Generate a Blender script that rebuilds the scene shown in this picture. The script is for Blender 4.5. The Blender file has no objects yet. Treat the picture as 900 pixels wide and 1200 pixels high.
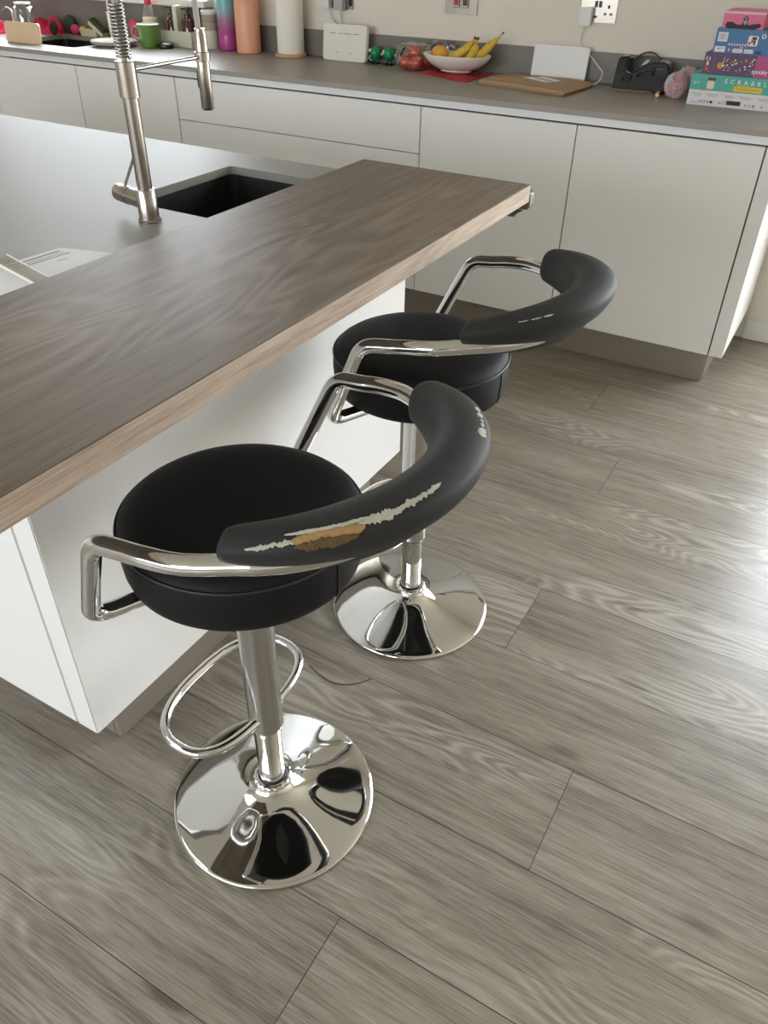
import bpy, bmesh, math, random
from mathutils import Vector, Matrix, Euler, noise
PI = math.pi
random.seed(7)
sc = bpy.context.scene
COL = sc.collection

# ------------------------------------------------------------------ camera
F, RX, RY, RZ = 914.44, 53.3353, -0.8614, 30.0511
CAM = (0.7336, -2.8481, 1.3570)
cd = bpy.data.cameras.new('camera')
cam = bpy.data.objects.new('camera', cd)
COL.objects.link(cam)
cam.location = CAM
Mx = Matrix.Rotation(math.radians(RZ), 3, 'Z') @ Matrix.Rotation(math.radians(RY), 3, 'Y') @ Matrix.Rotation(math.radians(RX), 3, 'X')
cam.rotation_euler = Mx.to_euler()
cd.sensor_fit = 'VERTICAL'
cd.sensor_height = 36.0
cd.lens = F / 1200 * 36.0
cd.clip_start = 0.02
sc.camera = cam

# ------------------------------------------------------------------ materials
def s2l(c):
    return tuple(((x / 255) / 12.92 if x / 255 <= 0.04045 else ((x / 255 + 0.055) / 1.055) ** 2.4) for x in c) + (1.0,)

def mat(name, rgb=(200, 200, 200), rough=0.5, metal=0.0, spec=0.5, coat=0.0, bump=0.0, bscale=200.0, vary=0.0, vscale=6.0, alpha=None, trans=0.0):
    m = bpy.data.materials.new(name)
    m.use_nodes = True
    nt = m.node_tree
    b = nt.nodes['Principled BSDF']
    b.inputs['Base Color'].default_value = s2l(rgb)
    b.inputs['Roughness'].default_value = rough
    b.inputs['Metallic'].default_value = metal
    b.inputs['Specular IOR Level'].default_value = spec
    b.inputs['Coat Weight'].default_value = coat
    b.inputs['Coat Roughness'].default_value = 0.05
    b.inputs['Transmission Weight'].default_value = trans
    tc = nt.nodes.new('ShaderNodeTexCoord')
    n = nt.nodes.new('ShaderNodeTexNoise')
    n.inputs['Scale'].default_value = vscale
    n.inputs['Detail'].default_value = 5
    nt.links.new(tc.outputs['Object'], n.inputs['Vector'])
    mx = nt.nodes.new('ShaderNodeMix')
    mx.data_type = 'RGBA'
    c = s2l(rgb)
    mx.inputs[6].default_value = tuple(x * (1 - vary) for x in c[:3]) + (1,)
    mx.inputs[7].default_value = tuple(min(1, x * (1 + vary)) for x in c[:3]) + (1,)
    nt.links.new(n.outputs['Fac'], mx.inputs[0])
    nt.links.new(mx.outputs[2], b.inputs['Base Color'])
    if bump:
        n2 = nt.nodes.new('ShaderNodeTexNoise')
        n2.inputs['Scale'].default_value = bscale
        n2.inputs['Detail'].default_value = 3
        nt.links.new(tc.outputs['Object'], n2.inputs['Vector'])
        bp = nt.nodes.new('ShaderNodeBump')
        bp.inputs['Strength'].default_value = bump
        bp.inputs['Distance'].default_value = 0.002
        nt.links.new(n2.outputs['Fac'], bp.inputs['Height'])
        nt.links.new(bp.outputs['Normal'], b.inputs['Normal'])
    return m

def glassmat(name, tint=(0.95, 0.97, 0.97), gl=0.10, rough=0.02):
    m = bpy.data.materials.new(name)
    m.use_nodes = True
    nt = m.node_tree
    nt.nodes.remove(nt.nodes['Principled BSDF'])
    out = nt.nodes['Material Output']
    t = nt.nodes.new('ShaderNodeBsdfTransparent')
    t.inputs[0].default_value = tint + (1,)
    g = nt.nodes.new('ShaderNodeBsdfGlossy')
    g.inputs['Roughness'].default_value = rough
    lw = nt.nodes.new('ShaderNodeLayerWeight')
    lw.inputs[0].default_value = 0.25
    ma = nt.nodes.new('ShaderNodeMath')
    ma.operation = 'MULTIPLY_ADD'
    ma.inputs[1].default_value = 0.8
    ma.inputs[2].default_value = gl
    nt.links.new(lw.outputs['Facing'], ma.inputs[0])
    mx = nt.nodes.new('ShaderNodeMixShader')
    nt.links.new(ma.outputs[0], mx.inputs[0])
    nt.links.new(t.outputs[0], mx.inputs[1])
    nt.links.new(g.outputs[0], mx.inputs[2])
    nt.links.new(mx.outputs[0], out.inputs[0])
    return m

def wood(name, cols, axis, attr=False, scale=1.0, rough=0.4, rings=0.5, ringfreq=70.0, fine=0.5, bump=0.08, spec=0.5, mid=1.25, brd=0.85):
    """oak style laminate: streaks along axis, contour-line figure in patches"""
    m = bpy.data.materials.new(name)
    m.use_nodes = True
    nt = m.node_tree
    L = nt.links.new
    N = lambda t: nt.nodes.new(t)
    b = nt.nodes['Principled BSDF']
    b.inputs['Roughness'].default_value = rough
    b.inputs['Specular IOR Level'].default_value = spec
    tc = N('ShaderNodeTexCoord')
    vec = tc.outputs['Object']
    if attr:
        at = N('ShaderNodeAttribute'); at.attribute_name = 'plank'
        sp = N('ShaderNodeVectorMath'); sp.operation = 'SCALE'
        L(at.outputs['Vector'], sp.inputs[0]); sp.inputs['Scale'].default_value = 1.0
        ad = N('ShaderNodeVectorMath'); ad.operation = 'ADD'
        L(vec, ad.inputs[0]); L(sp.outputs[0], ad.inputs[1])
        vec = ad.outputs[0]
    def mp(along, across):
        k = N('ShaderNodeMapping')
        s = (along, across, across) if axis == 'X' else (across, along, across)
        k.inputs['Scale'].default_value = tuple(v * scale for v in s)
        L(vec, k.inputs['Vector'])
        return k.outputs[0]
    def nz(v, det=4, ro=0.55, dist=0.0, sc_=1.0):
        n = N('ShaderNodeTexNoise')
        n.inputs['Scale'].default_value = sc_
        n.inputs['Detail'].default_value = det
        n.inputs['Roughness'].default_value = ro
        n.inputs['Distortion'].default_value = dist
        L(v, n.inputs['Vector'])
        return n.outputs['Fac']
    def mth(op, a, b_=None, c=None):
        k = N('ShaderNodeMath'); k.operation = op
        for i, v in enumerate((a, b_, c)):
            if v is None: continue
            if isinstance(v, (int, float)): k.inputs[i].default_value = v
            else: L(v, k.inputs[i])
        return k.outputs[0]
    def mr(v, a, b_, c=0.0, d=1.0):
        k = N('ShaderNodeMapRange'); k.interpolation_type = 'SMOOTHSTEP'
        L(v, k.inputs[0])
        for i, x in zip((1, 2, 3, 4), (a, b_, c, d)): k.inputs[i].default_value = x
        return k.outputs[0]
    fineg = nz(mp(13, 380), 3, 0.6)
    midg = nz(mp(2.8, 56), 5, 0.6, 0.3)
    broad = nz(mp(1.3, 7), 3, 0.5, 0.4)
    tone = nz(mp(0.7, 2.4), 2, 0.5)
    cont = nz(mp(1.7, 8.5), 1.2, 0.4, 0.25)
    ring = mth('SINE', mth('MULTIPLY', cont, ringfreq))
    ring = mth('MULTIPLY_ADD', ring, 0.5, 0.5)
    ring = mth('POWER', ring, 1.6)
    msk = mr(nz(mp(1.3, 4.6), 1, 0.5, 0.2), 0.50, 0.62)
    ring = mth('MULTIPLY', mth('MULTIPLY', ring, msk), rings)
    # small knots
    vo = N('ShaderNodeTexVoronoi'); vo.feature = 'F1'
    vo.inputs['Scale'].default_value = 1.0
    L(mp(1.9, 6.5), vo.inputs['Vector'])
    knot = mth('MULTIPLY', mr(vo.outputs['Distance'], 0.03, 0.12, 1.0, 0.0), 0.35)
    v = mth('MULTIPLY_ADD', mth('SUBTRACT', fineg, 0.5), fine, 0.5)
    v = mth('ADD', v, mth('MULTIPLY', mth('SUBTRACT', midg, 0.5), mid))
    v = mth('ADD', v, mth('MULTIPLY', mth('SUBTRACT', broad, 0.5), brd))
    v = mth('ADD', v, ring)
    v = mth('SUBTRACT', v, knot)
    cr = N('ShaderNodeValToRGB')
    el = cr.color_ramp.elements
    el[0].position = 0.12; el[0].color = s2l(cols[0])
    el[1].position = 0.95; el[1].color = s2l(cols[2])
    e = el.new(0.5); e.color = s2l(cols[1])
    L(v, cr.inputs[0])
    tn = N('ShaderNodeMix'); tn.data_type = 'RGBA'; tn.blend_type = 'MULTIPLY'
    L(mr(tone, 0.35, 0.65), tn.inputs[0])
    L(cr.outputs[0], tn.inputs[6])
    tn.inputs[7].default_value = cols[3] + (1,)
    L(tn.outputs[2], b.inputs['Base Color'])
    bp = N('ShaderNodeBump'); bp.inputs['Strength'].default_value = bump; bp.inputs['Distance'].default_value = 0.0015
    L(v, bp.inputs['Height']); L(bp.outputs['Normal'], b.inputs['Normal'])
    L(mth('MULTIPLY_ADD', fineg, 0.12, rough - 0.06), b.inputs['Roughness'])
    return m

M = {}
M['wall'] = mat('wall_paint', (228, 221, 210), 0.75, vary=0.02, bump=0.05, bscale=300)
M['ceiling'] = mat('ceiling_paint', (225, 222, 214), 0.8)
M['trim'] = mat('white_trim', (232, 230, 222), 0.35)
M['door'] = mat('cabinet_white', (232, 230, 225), 0.33, vary=0.01)
M['carcass'] = mat('cabinet_carcass', (120, 116, 108), 0.6)
M['plinth'] = mat('plinth_taupe', (150, 140, 126), 0.32, metal=0.35, vary=0.02)
M['rail'] = mat('rail_satin', (226, 226, 226), 0.3, metal=0.15)
M['counter'] = mat('counter_grey', (148, 142, 134), 0.4, vary=0.05, vscale=90, bump=0.03, bscale=400)
M['splash'] = mat('upstand_grey', (122, 117, 110), 0.45, vary=0.04, vscale=60)
M['worktop'] = mat('worktop_grey', (140, 138, 130), 0.5, vary=0.05, vscale=120, bump=0.03, bscale=400)
M['floor'] = wood('floor_oak', ((91, 84, 74), (136, 128, 115), (167, 160, 148), (0.90, 0.88, 0.86)), 'X', attr=True, rough=0.31, rings=0.38, fine=1.1, ringfreq=130, mid=0.9, brd=0.5)
M['joint'] = mat('floor_joint', (62, 56, 48), 0.7)
M['bar'] = wood('bar_oak', ((78, 68, 58), (115, 103, 91), (140, 128, 115), (0.92, 0.90, 0.88)), 'Y', rough=0.46, rings=0.30, fine=0.8, ringfreq=90, mid=0.9, brd=0.5, spec=0.35)
M['baredge'] = wood('bar_edge_oak', ((120, 100, 84), (176, 156, 138), (205, 188, 170), (0.93, 0.9, 0.88)), 'Y', rough=0.45, rings=0.2, fine=1.0, scale=1.0, mid=0.7, brd=0.3)
M['chrome'] = mat('chrome', (222, 222, 220), 0.04, metal=1.0)
M['satin'] = mat('satin_chrome', (196, 195, 192), 0.16, metal=1.0)
M['steel'] = mat('brushed_steel', (176, 170, 163), 0.24, metal=1.0, vary=0.04, vscale=80)
M['leather'] = mat('black_leather', (21, 21, 21), 0.6, spec=0.22, bump=0.12, bscale=900)
M['padleather'] = mat('charcoal_leather', (48, 48, 48), 0.6, spec=0.25, bump=0.12, bscale=900)
M['piping'] = mat('piping_black', (38, 38, 39), 0.4)
M['rubber'] = mat('black_rubber', (16, 16, 16), 0.5)
M['wear'] = mat('peeled_backing', (186, 184, 170), 0.8, bump=0.3, bscale=500, vary=0.12, vscale=150)
M['foam'] = mat('torn_foam', (172, 138, 92), 0.95, bump=0.8, bscale=350, vary=0.3, vscale=120)
M['foamdark'] = mat('torn_foam_dark', (98, 76, 50), 0.95, bump=0.8, bscale=350, vary=0.3, vscale=160)
M['sink'] = mat('black_composite', (34, 34, 34), 0.38, vary=0.1, vscale=200)
M['paper'] = mat('paper', (240, 241, 244), 0.9, spec=0.2)
M['ink'] = mat('grey_ink', (150, 152, 156), 0.8)
M['darkink'] = mat('dark_ink', (60, 60, 62), 0.8)
M['white'] = mat('white_plastic', (232, 228, 216), 0.35)
M['whitecool'] = mat('white_plastic_cool', (222, 222, 220), 0.3)
M['greyplastic'] = mat('grey_plastic', (178, 176, 174), 0.4)
M['black'] = mat('black_plastic', (20, 20, 22), 0.35)
M['cable'] = mat('white_cable', (215, 213, 208), 0.5)
M['ceramic'] = mat('white_ceramic', (236, 230, 220), 0.18, coat=0.3)
M['greenmug'] = mat('green_ceramic', (96, 138, 62), 0.25, coat=0.4)
M['green'] = mat('green_plastic', (10, 130, 78), 0.25)
M['banana'] = mat('banana_skin', (214, 178, 62), 0.5, vary=0.25, vscale=60)
M['bananabrown'] = mat('banana_brown', (92, 74, 34), 0.6, vary=0.2, vscale=60)
M['orange'] = mat('orange_skin', (226, 160, 66), 0.45, vary=0.15, vscale=40, bump=0.2, bscale=500)
M['tomato'] = mat('tomato_red', (214, 84, 52), 0.25, vary=0.15, vscale=25)
M['redcloth'] = mat('red_cloth', (170, 44, 52), 0.85, bump=0.4, bscale=300, vary=0.25, vscale=50)
M['pinkcloth'] = mat('pink_red_cloth', (214, 40, 78), 0.85, bump=0.4, bscale=250, vary=0.3, vscale=25)
M['darkcloth'] = mat('dark_cloth', (62, 48, 50), 0.9, bump=0.4, bscale=250)
M['card'] = mat('cardboard', (172, 142, 110), 0.7, vary=0.05, vscale=30)
M['cardedge'] = mat('cardboard_edge', (132, 108, 82), 0.8)
M['patent'] = mat('black_patent', (5, 6, 13), 0.05, spec=0.6)
M['brass'] = mat('brass', (190, 150, 90), 0.25, metal=1.0)
M['fluff'] = mat('pink_fluff', (236, 198, 204), 0.95, vary=0.12, vscale=30)
M['fluffgrey'] = mat('grey_fluff', (214, 220, 218), 0.95, vary=0.12, vscale=30)
M['peach'] = mat('peach_bottle', (232, 168, 136), 0.4, vary=0.03)
M['roll'] = mat('paper_roll', (236, 233, 224), 0.85, bump=0.3, bscale=120)
M['lightwood'] = mat('light_wood', (204, 158, 112), 0.5, vary=0.12, vscale=25)
M['boardwood'] = mat('board_wood', (222, 192, 158), 0.5, vary=0.08, vscale=18)
M['amber'] = mat('amber_glass', (70, 28, 12), 0.12, coat=0.6, vary=0.2, vscale=20)
M['caddy'] = mat('caddy_cream', (214, 212, 192), 0.45)
M['pink'] = mat('pink_plastic', (224, 62, 128), 0.5, vary=0.15, vscale=40)
M['yellow'] = mat('yellow_plastic', (214, 188, 80), 0.5)
M['cream'] = mat('cream_plastic', (222, 208, 178), 0.5)
M['olive'] = mat('dark_green_pad', (70, 78, 58), 0.9, bump=0.5, bscale=400)
M['beige'] = mat('beige_container', (172, 160, 142), 0.4)
M['clip'] = mat('grey_brown_clip', (112, 106, 94), 0.45)
M['red'] = mat('red_cap', (206, 40, 66), 0.4)
M['glass'] = glassmat('clear_glass')
M['film'] = glassmat('clear_film', (0.93, 0.93, 0.93), 0.10, 0.12)
M['pane'] = glassmat('window_pane', (0.97, 0.98, 0.98), 0.03)
M['strand'] = mat('brown_strand', (98, 76, 48), 0.8)
M['tealbox'] = mat('teal_card', (70, 166, 152), 0.4)
M['purplebox'] = mat('purple_card', (74, 44, 84), 0.4)
M['magenta'] = mat('magenta_card', (168, 54, 120), 0.4)
M['bluebox'] = mat('blue_card', (40, 104, 156), 0.4)
M['pinkbox'] = mat('pink_card', (212, 92, 140), 0.4)
M['pinkpale'] = mat('pale_pink_card', (222, 176, 186), 0.4)
M['reddark'] = mat('dark_red_card', (170, 40, 66), 0.4)
M['whitebox'] = mat('white_card', (222, 220, 222), 0.45)
M['yellowprint'] = mat('yellow_print', (226, 196, 52), 0.5)
M['brownprint'] = mat('brown_print', (150, 120, 40), 0.5)
M['orangeprint'] = mat('orange_print', (222, 132, 50), 0.5)
M['redprint'] = mat('red_print', (196, 52, 60), 0.5)
M['greyprint'] = mat('grey_print', (158, 158, 160), 0.5)
M['navyprint'] = mat('navy_print', (18, 44, 92), 0.5)
M['led'] = mat('led_slot', (120, 116, 106), 0.5)
# gradient bottle (pigment gradient: teal at the top, magenta below)
def gradmat():
    m = mat('gradient_bottle', (120, 150, 160), 0.3)
    nt = m.node_tree
    tc = nt.nodes.new('ShaderNodeTexCoord'); sx = nt.nodes.new('ShaderNodeSeparateXYZ')
    nt.links.new(tc.outputs['Object'], sx.inputs[0])
    mr = nt.nodes.new('ShaderNodeMapRange'); mr.inputs[1].default_value = 0.0; mr.inputs[2].default_value = 0.24
    nt.links.new(sx.outputs[2], mr.inputs[0])
    cr = nt.nodes.new('ShaderNodeValToRGB'); el = cr.color_ramp.elements
    el[0].position = 0.0; el[0].color = s2l((178, 62, 138))
    el[1].position = 1.0; el[1].color = s2l((92, 190, 204))
    for p, c in ((0.32, (176, 78, 140)), (0.50, (160, 118, 150)), (0.62, (140, 156, 168)), (0.78, (110, 182, 192))):
        e = el.new(p); e.color = s2l(c)
    nt.links.new(mr.outputs[0], cr.inputs[0])
    nt.links.new(cr.outputs[0], nt.nodes['Principled BSDF'].inputs['Base Color'])
    return m
M['gradient'] = gradmat()

# ------------------------------------------------------------------ helpers
def link(name, me, parent=None):
    o = bpy.data.objects.new(name, me)
    COL.objects.link(o)
    if parent is not None:
        o.parent = parent
    return o

def fin(name, bm, mats, parent=None, smooth=False, loc=None, bevel=0.0, angle=35, segs=2):
    bmesh.ops.recalc_face_normals(bm, faces=bm.faces[:])
    if bevel:
        es = [e for e in bm.edges if len(e.link_faces) == 2 and e.calc_face_angle(0) > math.radians(30)]
        if es:
            bmesh.ops.bevel(bm, geom=es, offset=bevel, segments=segs, affect='EDGES', clamp_overlap=True)
    me = bpy.data.meshes.new(name)
    bm.to_mesh(me); bm.free()
    if not isinstance(mats, (list, tuple)): mats = [mats]
    for m in mats: me.materials.append(m)
    if smooth or bevel:
        for p in me.polygons: p.use_smooth = True
        me.set_sharp_from_angle(angle=math.radians(angle))
    o = link(name, me, parent)
    if loc: o.location = loc
    return o

def tag(o, label=None, cat=None, group=None, kind=None):
    if label: o['label'] = label
    if cat: o['category'] = cat
    if group: o['group'] = group
    if kind: o['kind'] = kind
    return o

def empty(name, loc, label, cat, group=None, rz=0.0):
    o = bpy.data.objects.new(name, None)
    COL.objects.link(o)
    o.location = loc; o.rotation_euler = (0, 0, rz)
    o.empty_display_size = 0.05
    return tag(o, label, cat, group)

def box(bm, x0, x1, y0, y1, z0, z1, mi=0, mtx=None):
    vs = [bm.verts.new(Vector(p)) for p in ((x0, y0, z0), (x1, y0, z0), (x1, y1, z0), (x0, y1, z0), (x0, y0, z1), (x1, y0, z1), (x1, y1, z1), (x0, y1, z1))]
    if mtx:
        for v in vs: v.co = mtx @ v.co
    for f in ((0, 3, 2, 1), (4, 5, 6, 7), (0, 1, 5, 4), (1, 2, 6, 5), (2, 3, 7, 6), (3, 0, 4, 7)):
        bm.faces.new([vs[i] for i in f]).material_index = mi
    return vs

def boxo(name, b, m, parent=None, bevel=0.0, loc=None):
    bm = bmesh.new(); box(bm, *b)
    return fin(name, bm, m, parent, bevel=bevel, loc=loc)

def lathe(bm, prof, n=48, c=(0, 0, 0), mi=0, capb=True, capt=True, mtx=None):
    rings = []
    for r, z in prof:
        ring = []
        for i in range(n):
            a = 2 * PI * i / n
            p = Vector((c[0] + r * math.cos(a), c[1] + r * math.sin(a), c[2] + z))
            if mtx: p = mtx @ p
            ring.append(bm.verts.new(p))
        rings.append(ring)
    for a, b in zip(rings, rings[1:]):
        for i in range(n):
            f = bm.faces.new((a[i], a[(i + 1) % n], b[(i + 1) % n], b[i])); f.material_index = mi
    if capb and prof[0][0] > 1e-5: bm.faces.new(rings[0][::-1]).material_index = mi
    if capt and prof[-1][0] > 1e-5: bm.faces.new(rings[-1]).material_index = mi
    return rings

def latheo(name, prof, m, parent=None, n=48, c=(0, 0, 0), loc=None, angle=35, mtx=None):
    bm = bmesh.new(); lathe(bm, prof, n, c, mtx=mtx)
    return fin(name, bm, m, parent, smooth=True, loc=loc, angle=angle)

def catmull(pts, k=8, closed=False):
    P = [Vector(p) for p in pts]; n = len(P); out = []
    rng = range(n) if closed else range(n - 1)
    for i in rng:
        if closed: a, b, c, d = P[(i - 1) % n], P[i], P[(i + 1) % n], P[(i + 2) % n]
        else: a, b, c, d = P[max(i - 1, 0)], P[i], P[i + 1], P[min(i + 2, n - 1)]
        for j in range(k):
            t = j / k
            out.append(0.5 * ((2 * b) + (-a + c) * t + (2 * a - 5 * b + 4 * c - d) * t * t + (-a + 3 * b - 3 * c + d) * t ** 3))
    if not closed: out.append(P[-1])
    return out

def roundpath(pts, r, k=6):
    """polyline with filleted corners"""
    P = [Vector(p) for p in pts]; out = [P[0]]
    for i in range(1, len(P) - 1):
        rr = r[i - 1] if isinstance(r, (list, tuple)) else r
        a = (P[i - 1] - P[i]); b = (P[i + 1] - P[i])
        d = min(rr, a.length * 0.49, b.length * 0.49)
        A = P[i] + a.normalized() * d; B = P[i] + b.normalized() * d
        for j in range(k + 1):
            t = j / k
            out.append((1 - t) ** 2 * A + 2 * t * (1 - t) * P[i] + t * t * B)
    out.append(P[-1])
    return out

def tube(bm, path, r, n=16, closed=False, mi=0, flat=1.0):
    P = [Vector(p) for p in path]; m = len(P)
    rad = r if isinstance(r, (list, tuple)) else [r] * m
    def tang(i):
        if closed: return (P[(i + 1) % m] - P[(i - 1) % m]).normalized()
        return (P[min(i + 1, m - 1)] - P[max(i - 1, 0)]).normalized()
    t = tang(0); up = Vector((0, 0, 1)) if abs(t.z) < 0.9 else Vector((1, 0, 0))
    u = t.cross(up).normalized(); rings = []
    for i in range(m):
        t = tang(i)
        u = (u - t * u.dot(t)).normalized(); v = t.cross(u)
        rings.append([bm.verts.new(P[i] + (u * math.cos(2 * PI * j / n) + v * flat * math.sin(2 * PI * j / n)) * rad[i]) for j in range(n)])
    pr = list(zip(rings, rings[1:]))
    for a, b in pr:
        for j in range(n): bm.faces.new((a[j], a[(j + 1) % n], b[(j + 1) % n], b[j])).material_index = mi
    if closed:
        a, b = rings[-1], rings[0]
        best = min(range(n), key=lambda s: (a[0].co - b[s].co).length)
        for j in range(n): bm.faces.new((a[j], a[(j + 1) % n], b[(j + 1 + best) % n], b[(j + best) % n])).material_index = mi
    else:
        bm.faces.new(rings[0][::-1]).material_index = mi; bm.faces.new(rings[-1]).material_index = mi

def tubeo(name, path, r, m, parent=None, n=16, closed=False, loc=None, flat=1.0):
    bm = bmesh.new(); tube(bm, path, r, n, closed, flat=flat)
    return fin(name, bm, m, parent, smooth=True, loc=loc, angle=50)

def sphereo(name, c, r, m, parent=None, sq=(1, 1, 1), seg=24, bumpy=0.0, bs=20, loc=None, seed=0):
    bm = bmesh.new()
    bmesh.ops.create_uvsphere(bm, u_segments=seg, v_segments=max(8, seg * 2 // 3), radius=1)
    for v in bm.verts:
        k = 1.0
        if bumpy: k += bumpy * noise.noise(v.co * bs + Vector((seed * 3.1, 0, 0)))
        v.co = Vector((v.co.x * sq[0] * r * k + c[0], v.co.y * sq[1] * r * k + c[1], v.co.z * sq[2] * r * k + c[2]))
    return fin(name, bm, m, parent, smooth=True, loc=loc, angle=180)

def rrect(x0, x1, y0, y1, r, k=5):
    out = []
    for cx, cy, a0 in ((x1 - r, y1 - r, 0), (x0 + r, y1 - r, 90), (x0 + r, y0 + r, 180), (x1 - r, y0 + r, 270)):
        for j in range(k + 1):
            a = math.radians(a0 + 90 * j / k); out.append((cx + r * math.cos(a), cy + r * math.sin(a)))
    return out

def prism(bm, pts, h0, h1, to=lambda x, y, h: (x, y, h), mi=0):
    """closed outline pts extruded between h0 and h1"""
    a = [bm.verts.new(to(x, y, h0)) for x, y in pts]; b = [bm.verts.new(to(x, y, h1)) for x, y in pts]
    n = len(pts)
    bm.faces.new(a[::-1]).material_index = mi; bm.faces.new(b).material_index = mi
    for i in range(n): bm.faces.new((a[i], a[(i + 1) % n], b[(i + 1) % n], b[i])).material_index = mi

def plate_hole(bm, outer, inner, z0, z1):
    layers = []
    for z in (z0, z1):
        lo = [bm.verts.new((x, y, z)) for x, y in outer]; li = [bm.verts.new((x, y, z)) for x, y in inner]
        es = [bm.edges.new((l[i], l[(i + 1) % len(l)])) for l in (lo, li) for i in range(len(l))]
        bmesh.ops.triangle_fill(bm, use_beauty=True, use_dissolve=False, edges=es)
        layers.append((lo, li))
    for k in (0, 1):
        a, b = layers[0][k], layers[1][k]; n = len(a)
        for i in range(n): bm.faces.new((a[i], a[(i + 1) % n], b[(i + 1) % n], b[i]))

def text(name, s, x, y, z, size, m, parent, spacing=1.0, rot=(PI / 2, 0, 0), ax='LEFT'):
    cu = bpy.data.curves.new(name, 'FONT')
    cu.body = s; cu.size = size; cu.extrude = 0.0002; cu.space_character = spacing; cu.align_x = ax
    cu.materials.append(m)
    t_ = bpy.data.objects.new(name, cu); COL.objects.link(t_)
    bpy.context.view_layer.update()
    me = bpy.data.meshes.new_from_object(t_.evaluated_get(bpy.context.evaluated_depsgraph_get()))
    bpy.data.objects.remove(t_)
    me.name = name
    o = bpy.data.objects.new(name, me); COL.objects.link(o)
    o.parent = parent; o.location = (x, y, z); o.rotation_euler = rot
    return o

# ------------------------------------------------------------------ world and daylight
w = bpy.data.worlds.new('sky'); sc.world = w; w.use_nodes = True
nt = w.node_tree
bg = nt.nodes['Background']
tc = nt.nodes.new('ShaderNodeTexCoord'); sx = nt.nodes.new('ShaderNodeSeparateXYZ')
nt.links.new(tc.outputs['Generated'], sx.inputs[0])
cr = nt.nodes.new('ShaderNodeValToRGB'); el = cr.color_ramp.elements
mr = nt.nodes.new('ShaderNodeMapRange'); mr.inputs[1].default_value = -0.4; mr.inputs[2].default_value = 1.0
nt.links.new(sx.outputs[2], mr.inputs[0]); nt.links.new(mr.outputs[0], cr.inputs[0])
gy = nt.nodes.new('ShaderNodeMapRange'); gy.inputs[1].default_value = -1.0; gy.inputs[2].default_value = 1.0
gy.inputs[3].default_value = 0.75; gy.inputs[4].default_value = 1.75
nt.links.new(sx.outputs[1], gy.inputs[0])
sc_ = nt.nodes.new('ShaderNodeVectorMath'); sc_.operation = 'SCALE'
nt.links.new(cr.outputs[0], sc_.inputs[0]); nt.links.new(gy.outputs[0], sc_.inputs['Scale'])
nt.links.new(sc_.outputs[0], bg.inputs[0])
el[0].position = 0.0; el[0].color = (0.26, 0.24, 0.20, 1)
el[1].position = 1.0; el[1].color = (0.88, 0.96, 1.08, 1)
e = el.new(0.27); e.color = (0.34, 0.32, 0.27, 1)
e = el.new(0.31); e.color = (0.93, 0.97, 1.03, 1)
bg.inputs[1].default_value = 7.0

def portal(name, loc, rot, sx_, sy_):
    l = bpy.data.lights.new(name, 'AREA'); l.shape = 'RECTANGLE'; l.size = sx_; l.size_y = sy_
    l.cycles.is_portal = True
    o = bpy.data.objects.new(name, l); COL.objects.link(o); o.location = loc; o.rotation_euler = rot
    return o

# ------------------------------------------------------------------ room shell
XL, XR, YF, YB, ZC = -5.0, 3.9, -6.2, 0.60, 2.42

def wallmesh(name, axis, at, thick, a0, a1, holes):
    """wall perpendicular to axis at coordinate at; holes = (a0,a1,z0,z1)"""
    bm = bmesh.new()
    xs = sorted({a0, a1} | {h[0] for h in holes} | {h[1] for h in holes})
    for s0, s1 in zip(xs, xs[1:]):
        hs = [h for h in holes if h[0] <= s0 + 1e-6 and h[1] >= s1 - 1e-6]
        spans = [(0.0, ZC)]
        if hs:
            h = hs[0]; spans = [(0.0, h[2]), (h[3], ZC)]
        for z0, z1 in spans:
            if z1 - z0 < 1e-4: continue
            if axis == 'y': box(bm, s0, s1, min(at, at + thick), max(at, at + thick), z0, z1)
            else: box(bm, min(at, at + thick), max(at, at + thick), s0, s1, z0, z1)
    bmesh.ops.remove_doubles(bm, verts=bm.verts[:], dist=1e-5)
    return tag(fin(name, bm, M['wall']), kind='structure')

W1 = (-4.5, -2.24, 1.08, 2.10)      # window over the wall sink
D1 = (0.82, 3.45, 0.02, 2.12)       # glazed door to the right of the cabinets
W2 = (-3.4, 1.3, 0.7, 2.2)        # window in the wall behind the camera
wallmesh('wall_back', 'y', YB, 0.3, XL - 0.3, XR + 0.3, [W1, D1])
wallmesh('wall_front', 'y', YF, -0.3, XL - 0.3, XR + 0.3, [W2])
wallmesh('wall_left', 'x', XL, -0.3, YF, YB, [])
wallmesh('wall_right', 'x', XR, 0.3, YF, YB, [])
RL = (-2.9, -1.3, -4.3, -3.1)       # unseen rooflight, added to bring more diffuse light from above
bm = bmesh.new()
plate_hole(bm, [(XL - 0.3, YF - 0.3), (XR + 0.3, YF - 0.3), (XR + 0.3, YB + 0.3), (XL - 0.3, YB + 0.3)], [(RL[0], RL[2]), (RL[1], RL[2]), (RL[1], RL[3]), (RL[0], RL[3])], ZC, ZC + 0.14)
tag(fin('ceiling', bm, M['ceiling']), kind='structure')
bm = bmesh.new()
for b in ((RL[0] + .001, RL[0] + .05, RL[2] + .001, RL[3] - .001), (RL[1] - .05, RL[1] - .001, RL[2] + .001, RL[3] - .001), (RL[0] + .05, RL[1] - .05, RL[2] + .001, RL[2] + .05), (RL[0] + .05, RL[1] - .05, RL[3] - .05, RL[3] - .001)):
    box(bm, *b, ZC + 0.06, ZC + 0.13)
rl = tag(fin('added_rooflight', bm, M['trim']), kind='structure')
boxo('pane', (RL[0] + .05, RL[1] - .05, RL[2] + .05, RL[3] - .05, ZC + 0.09, ZC + 0.096), M['pane'], rl)
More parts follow.
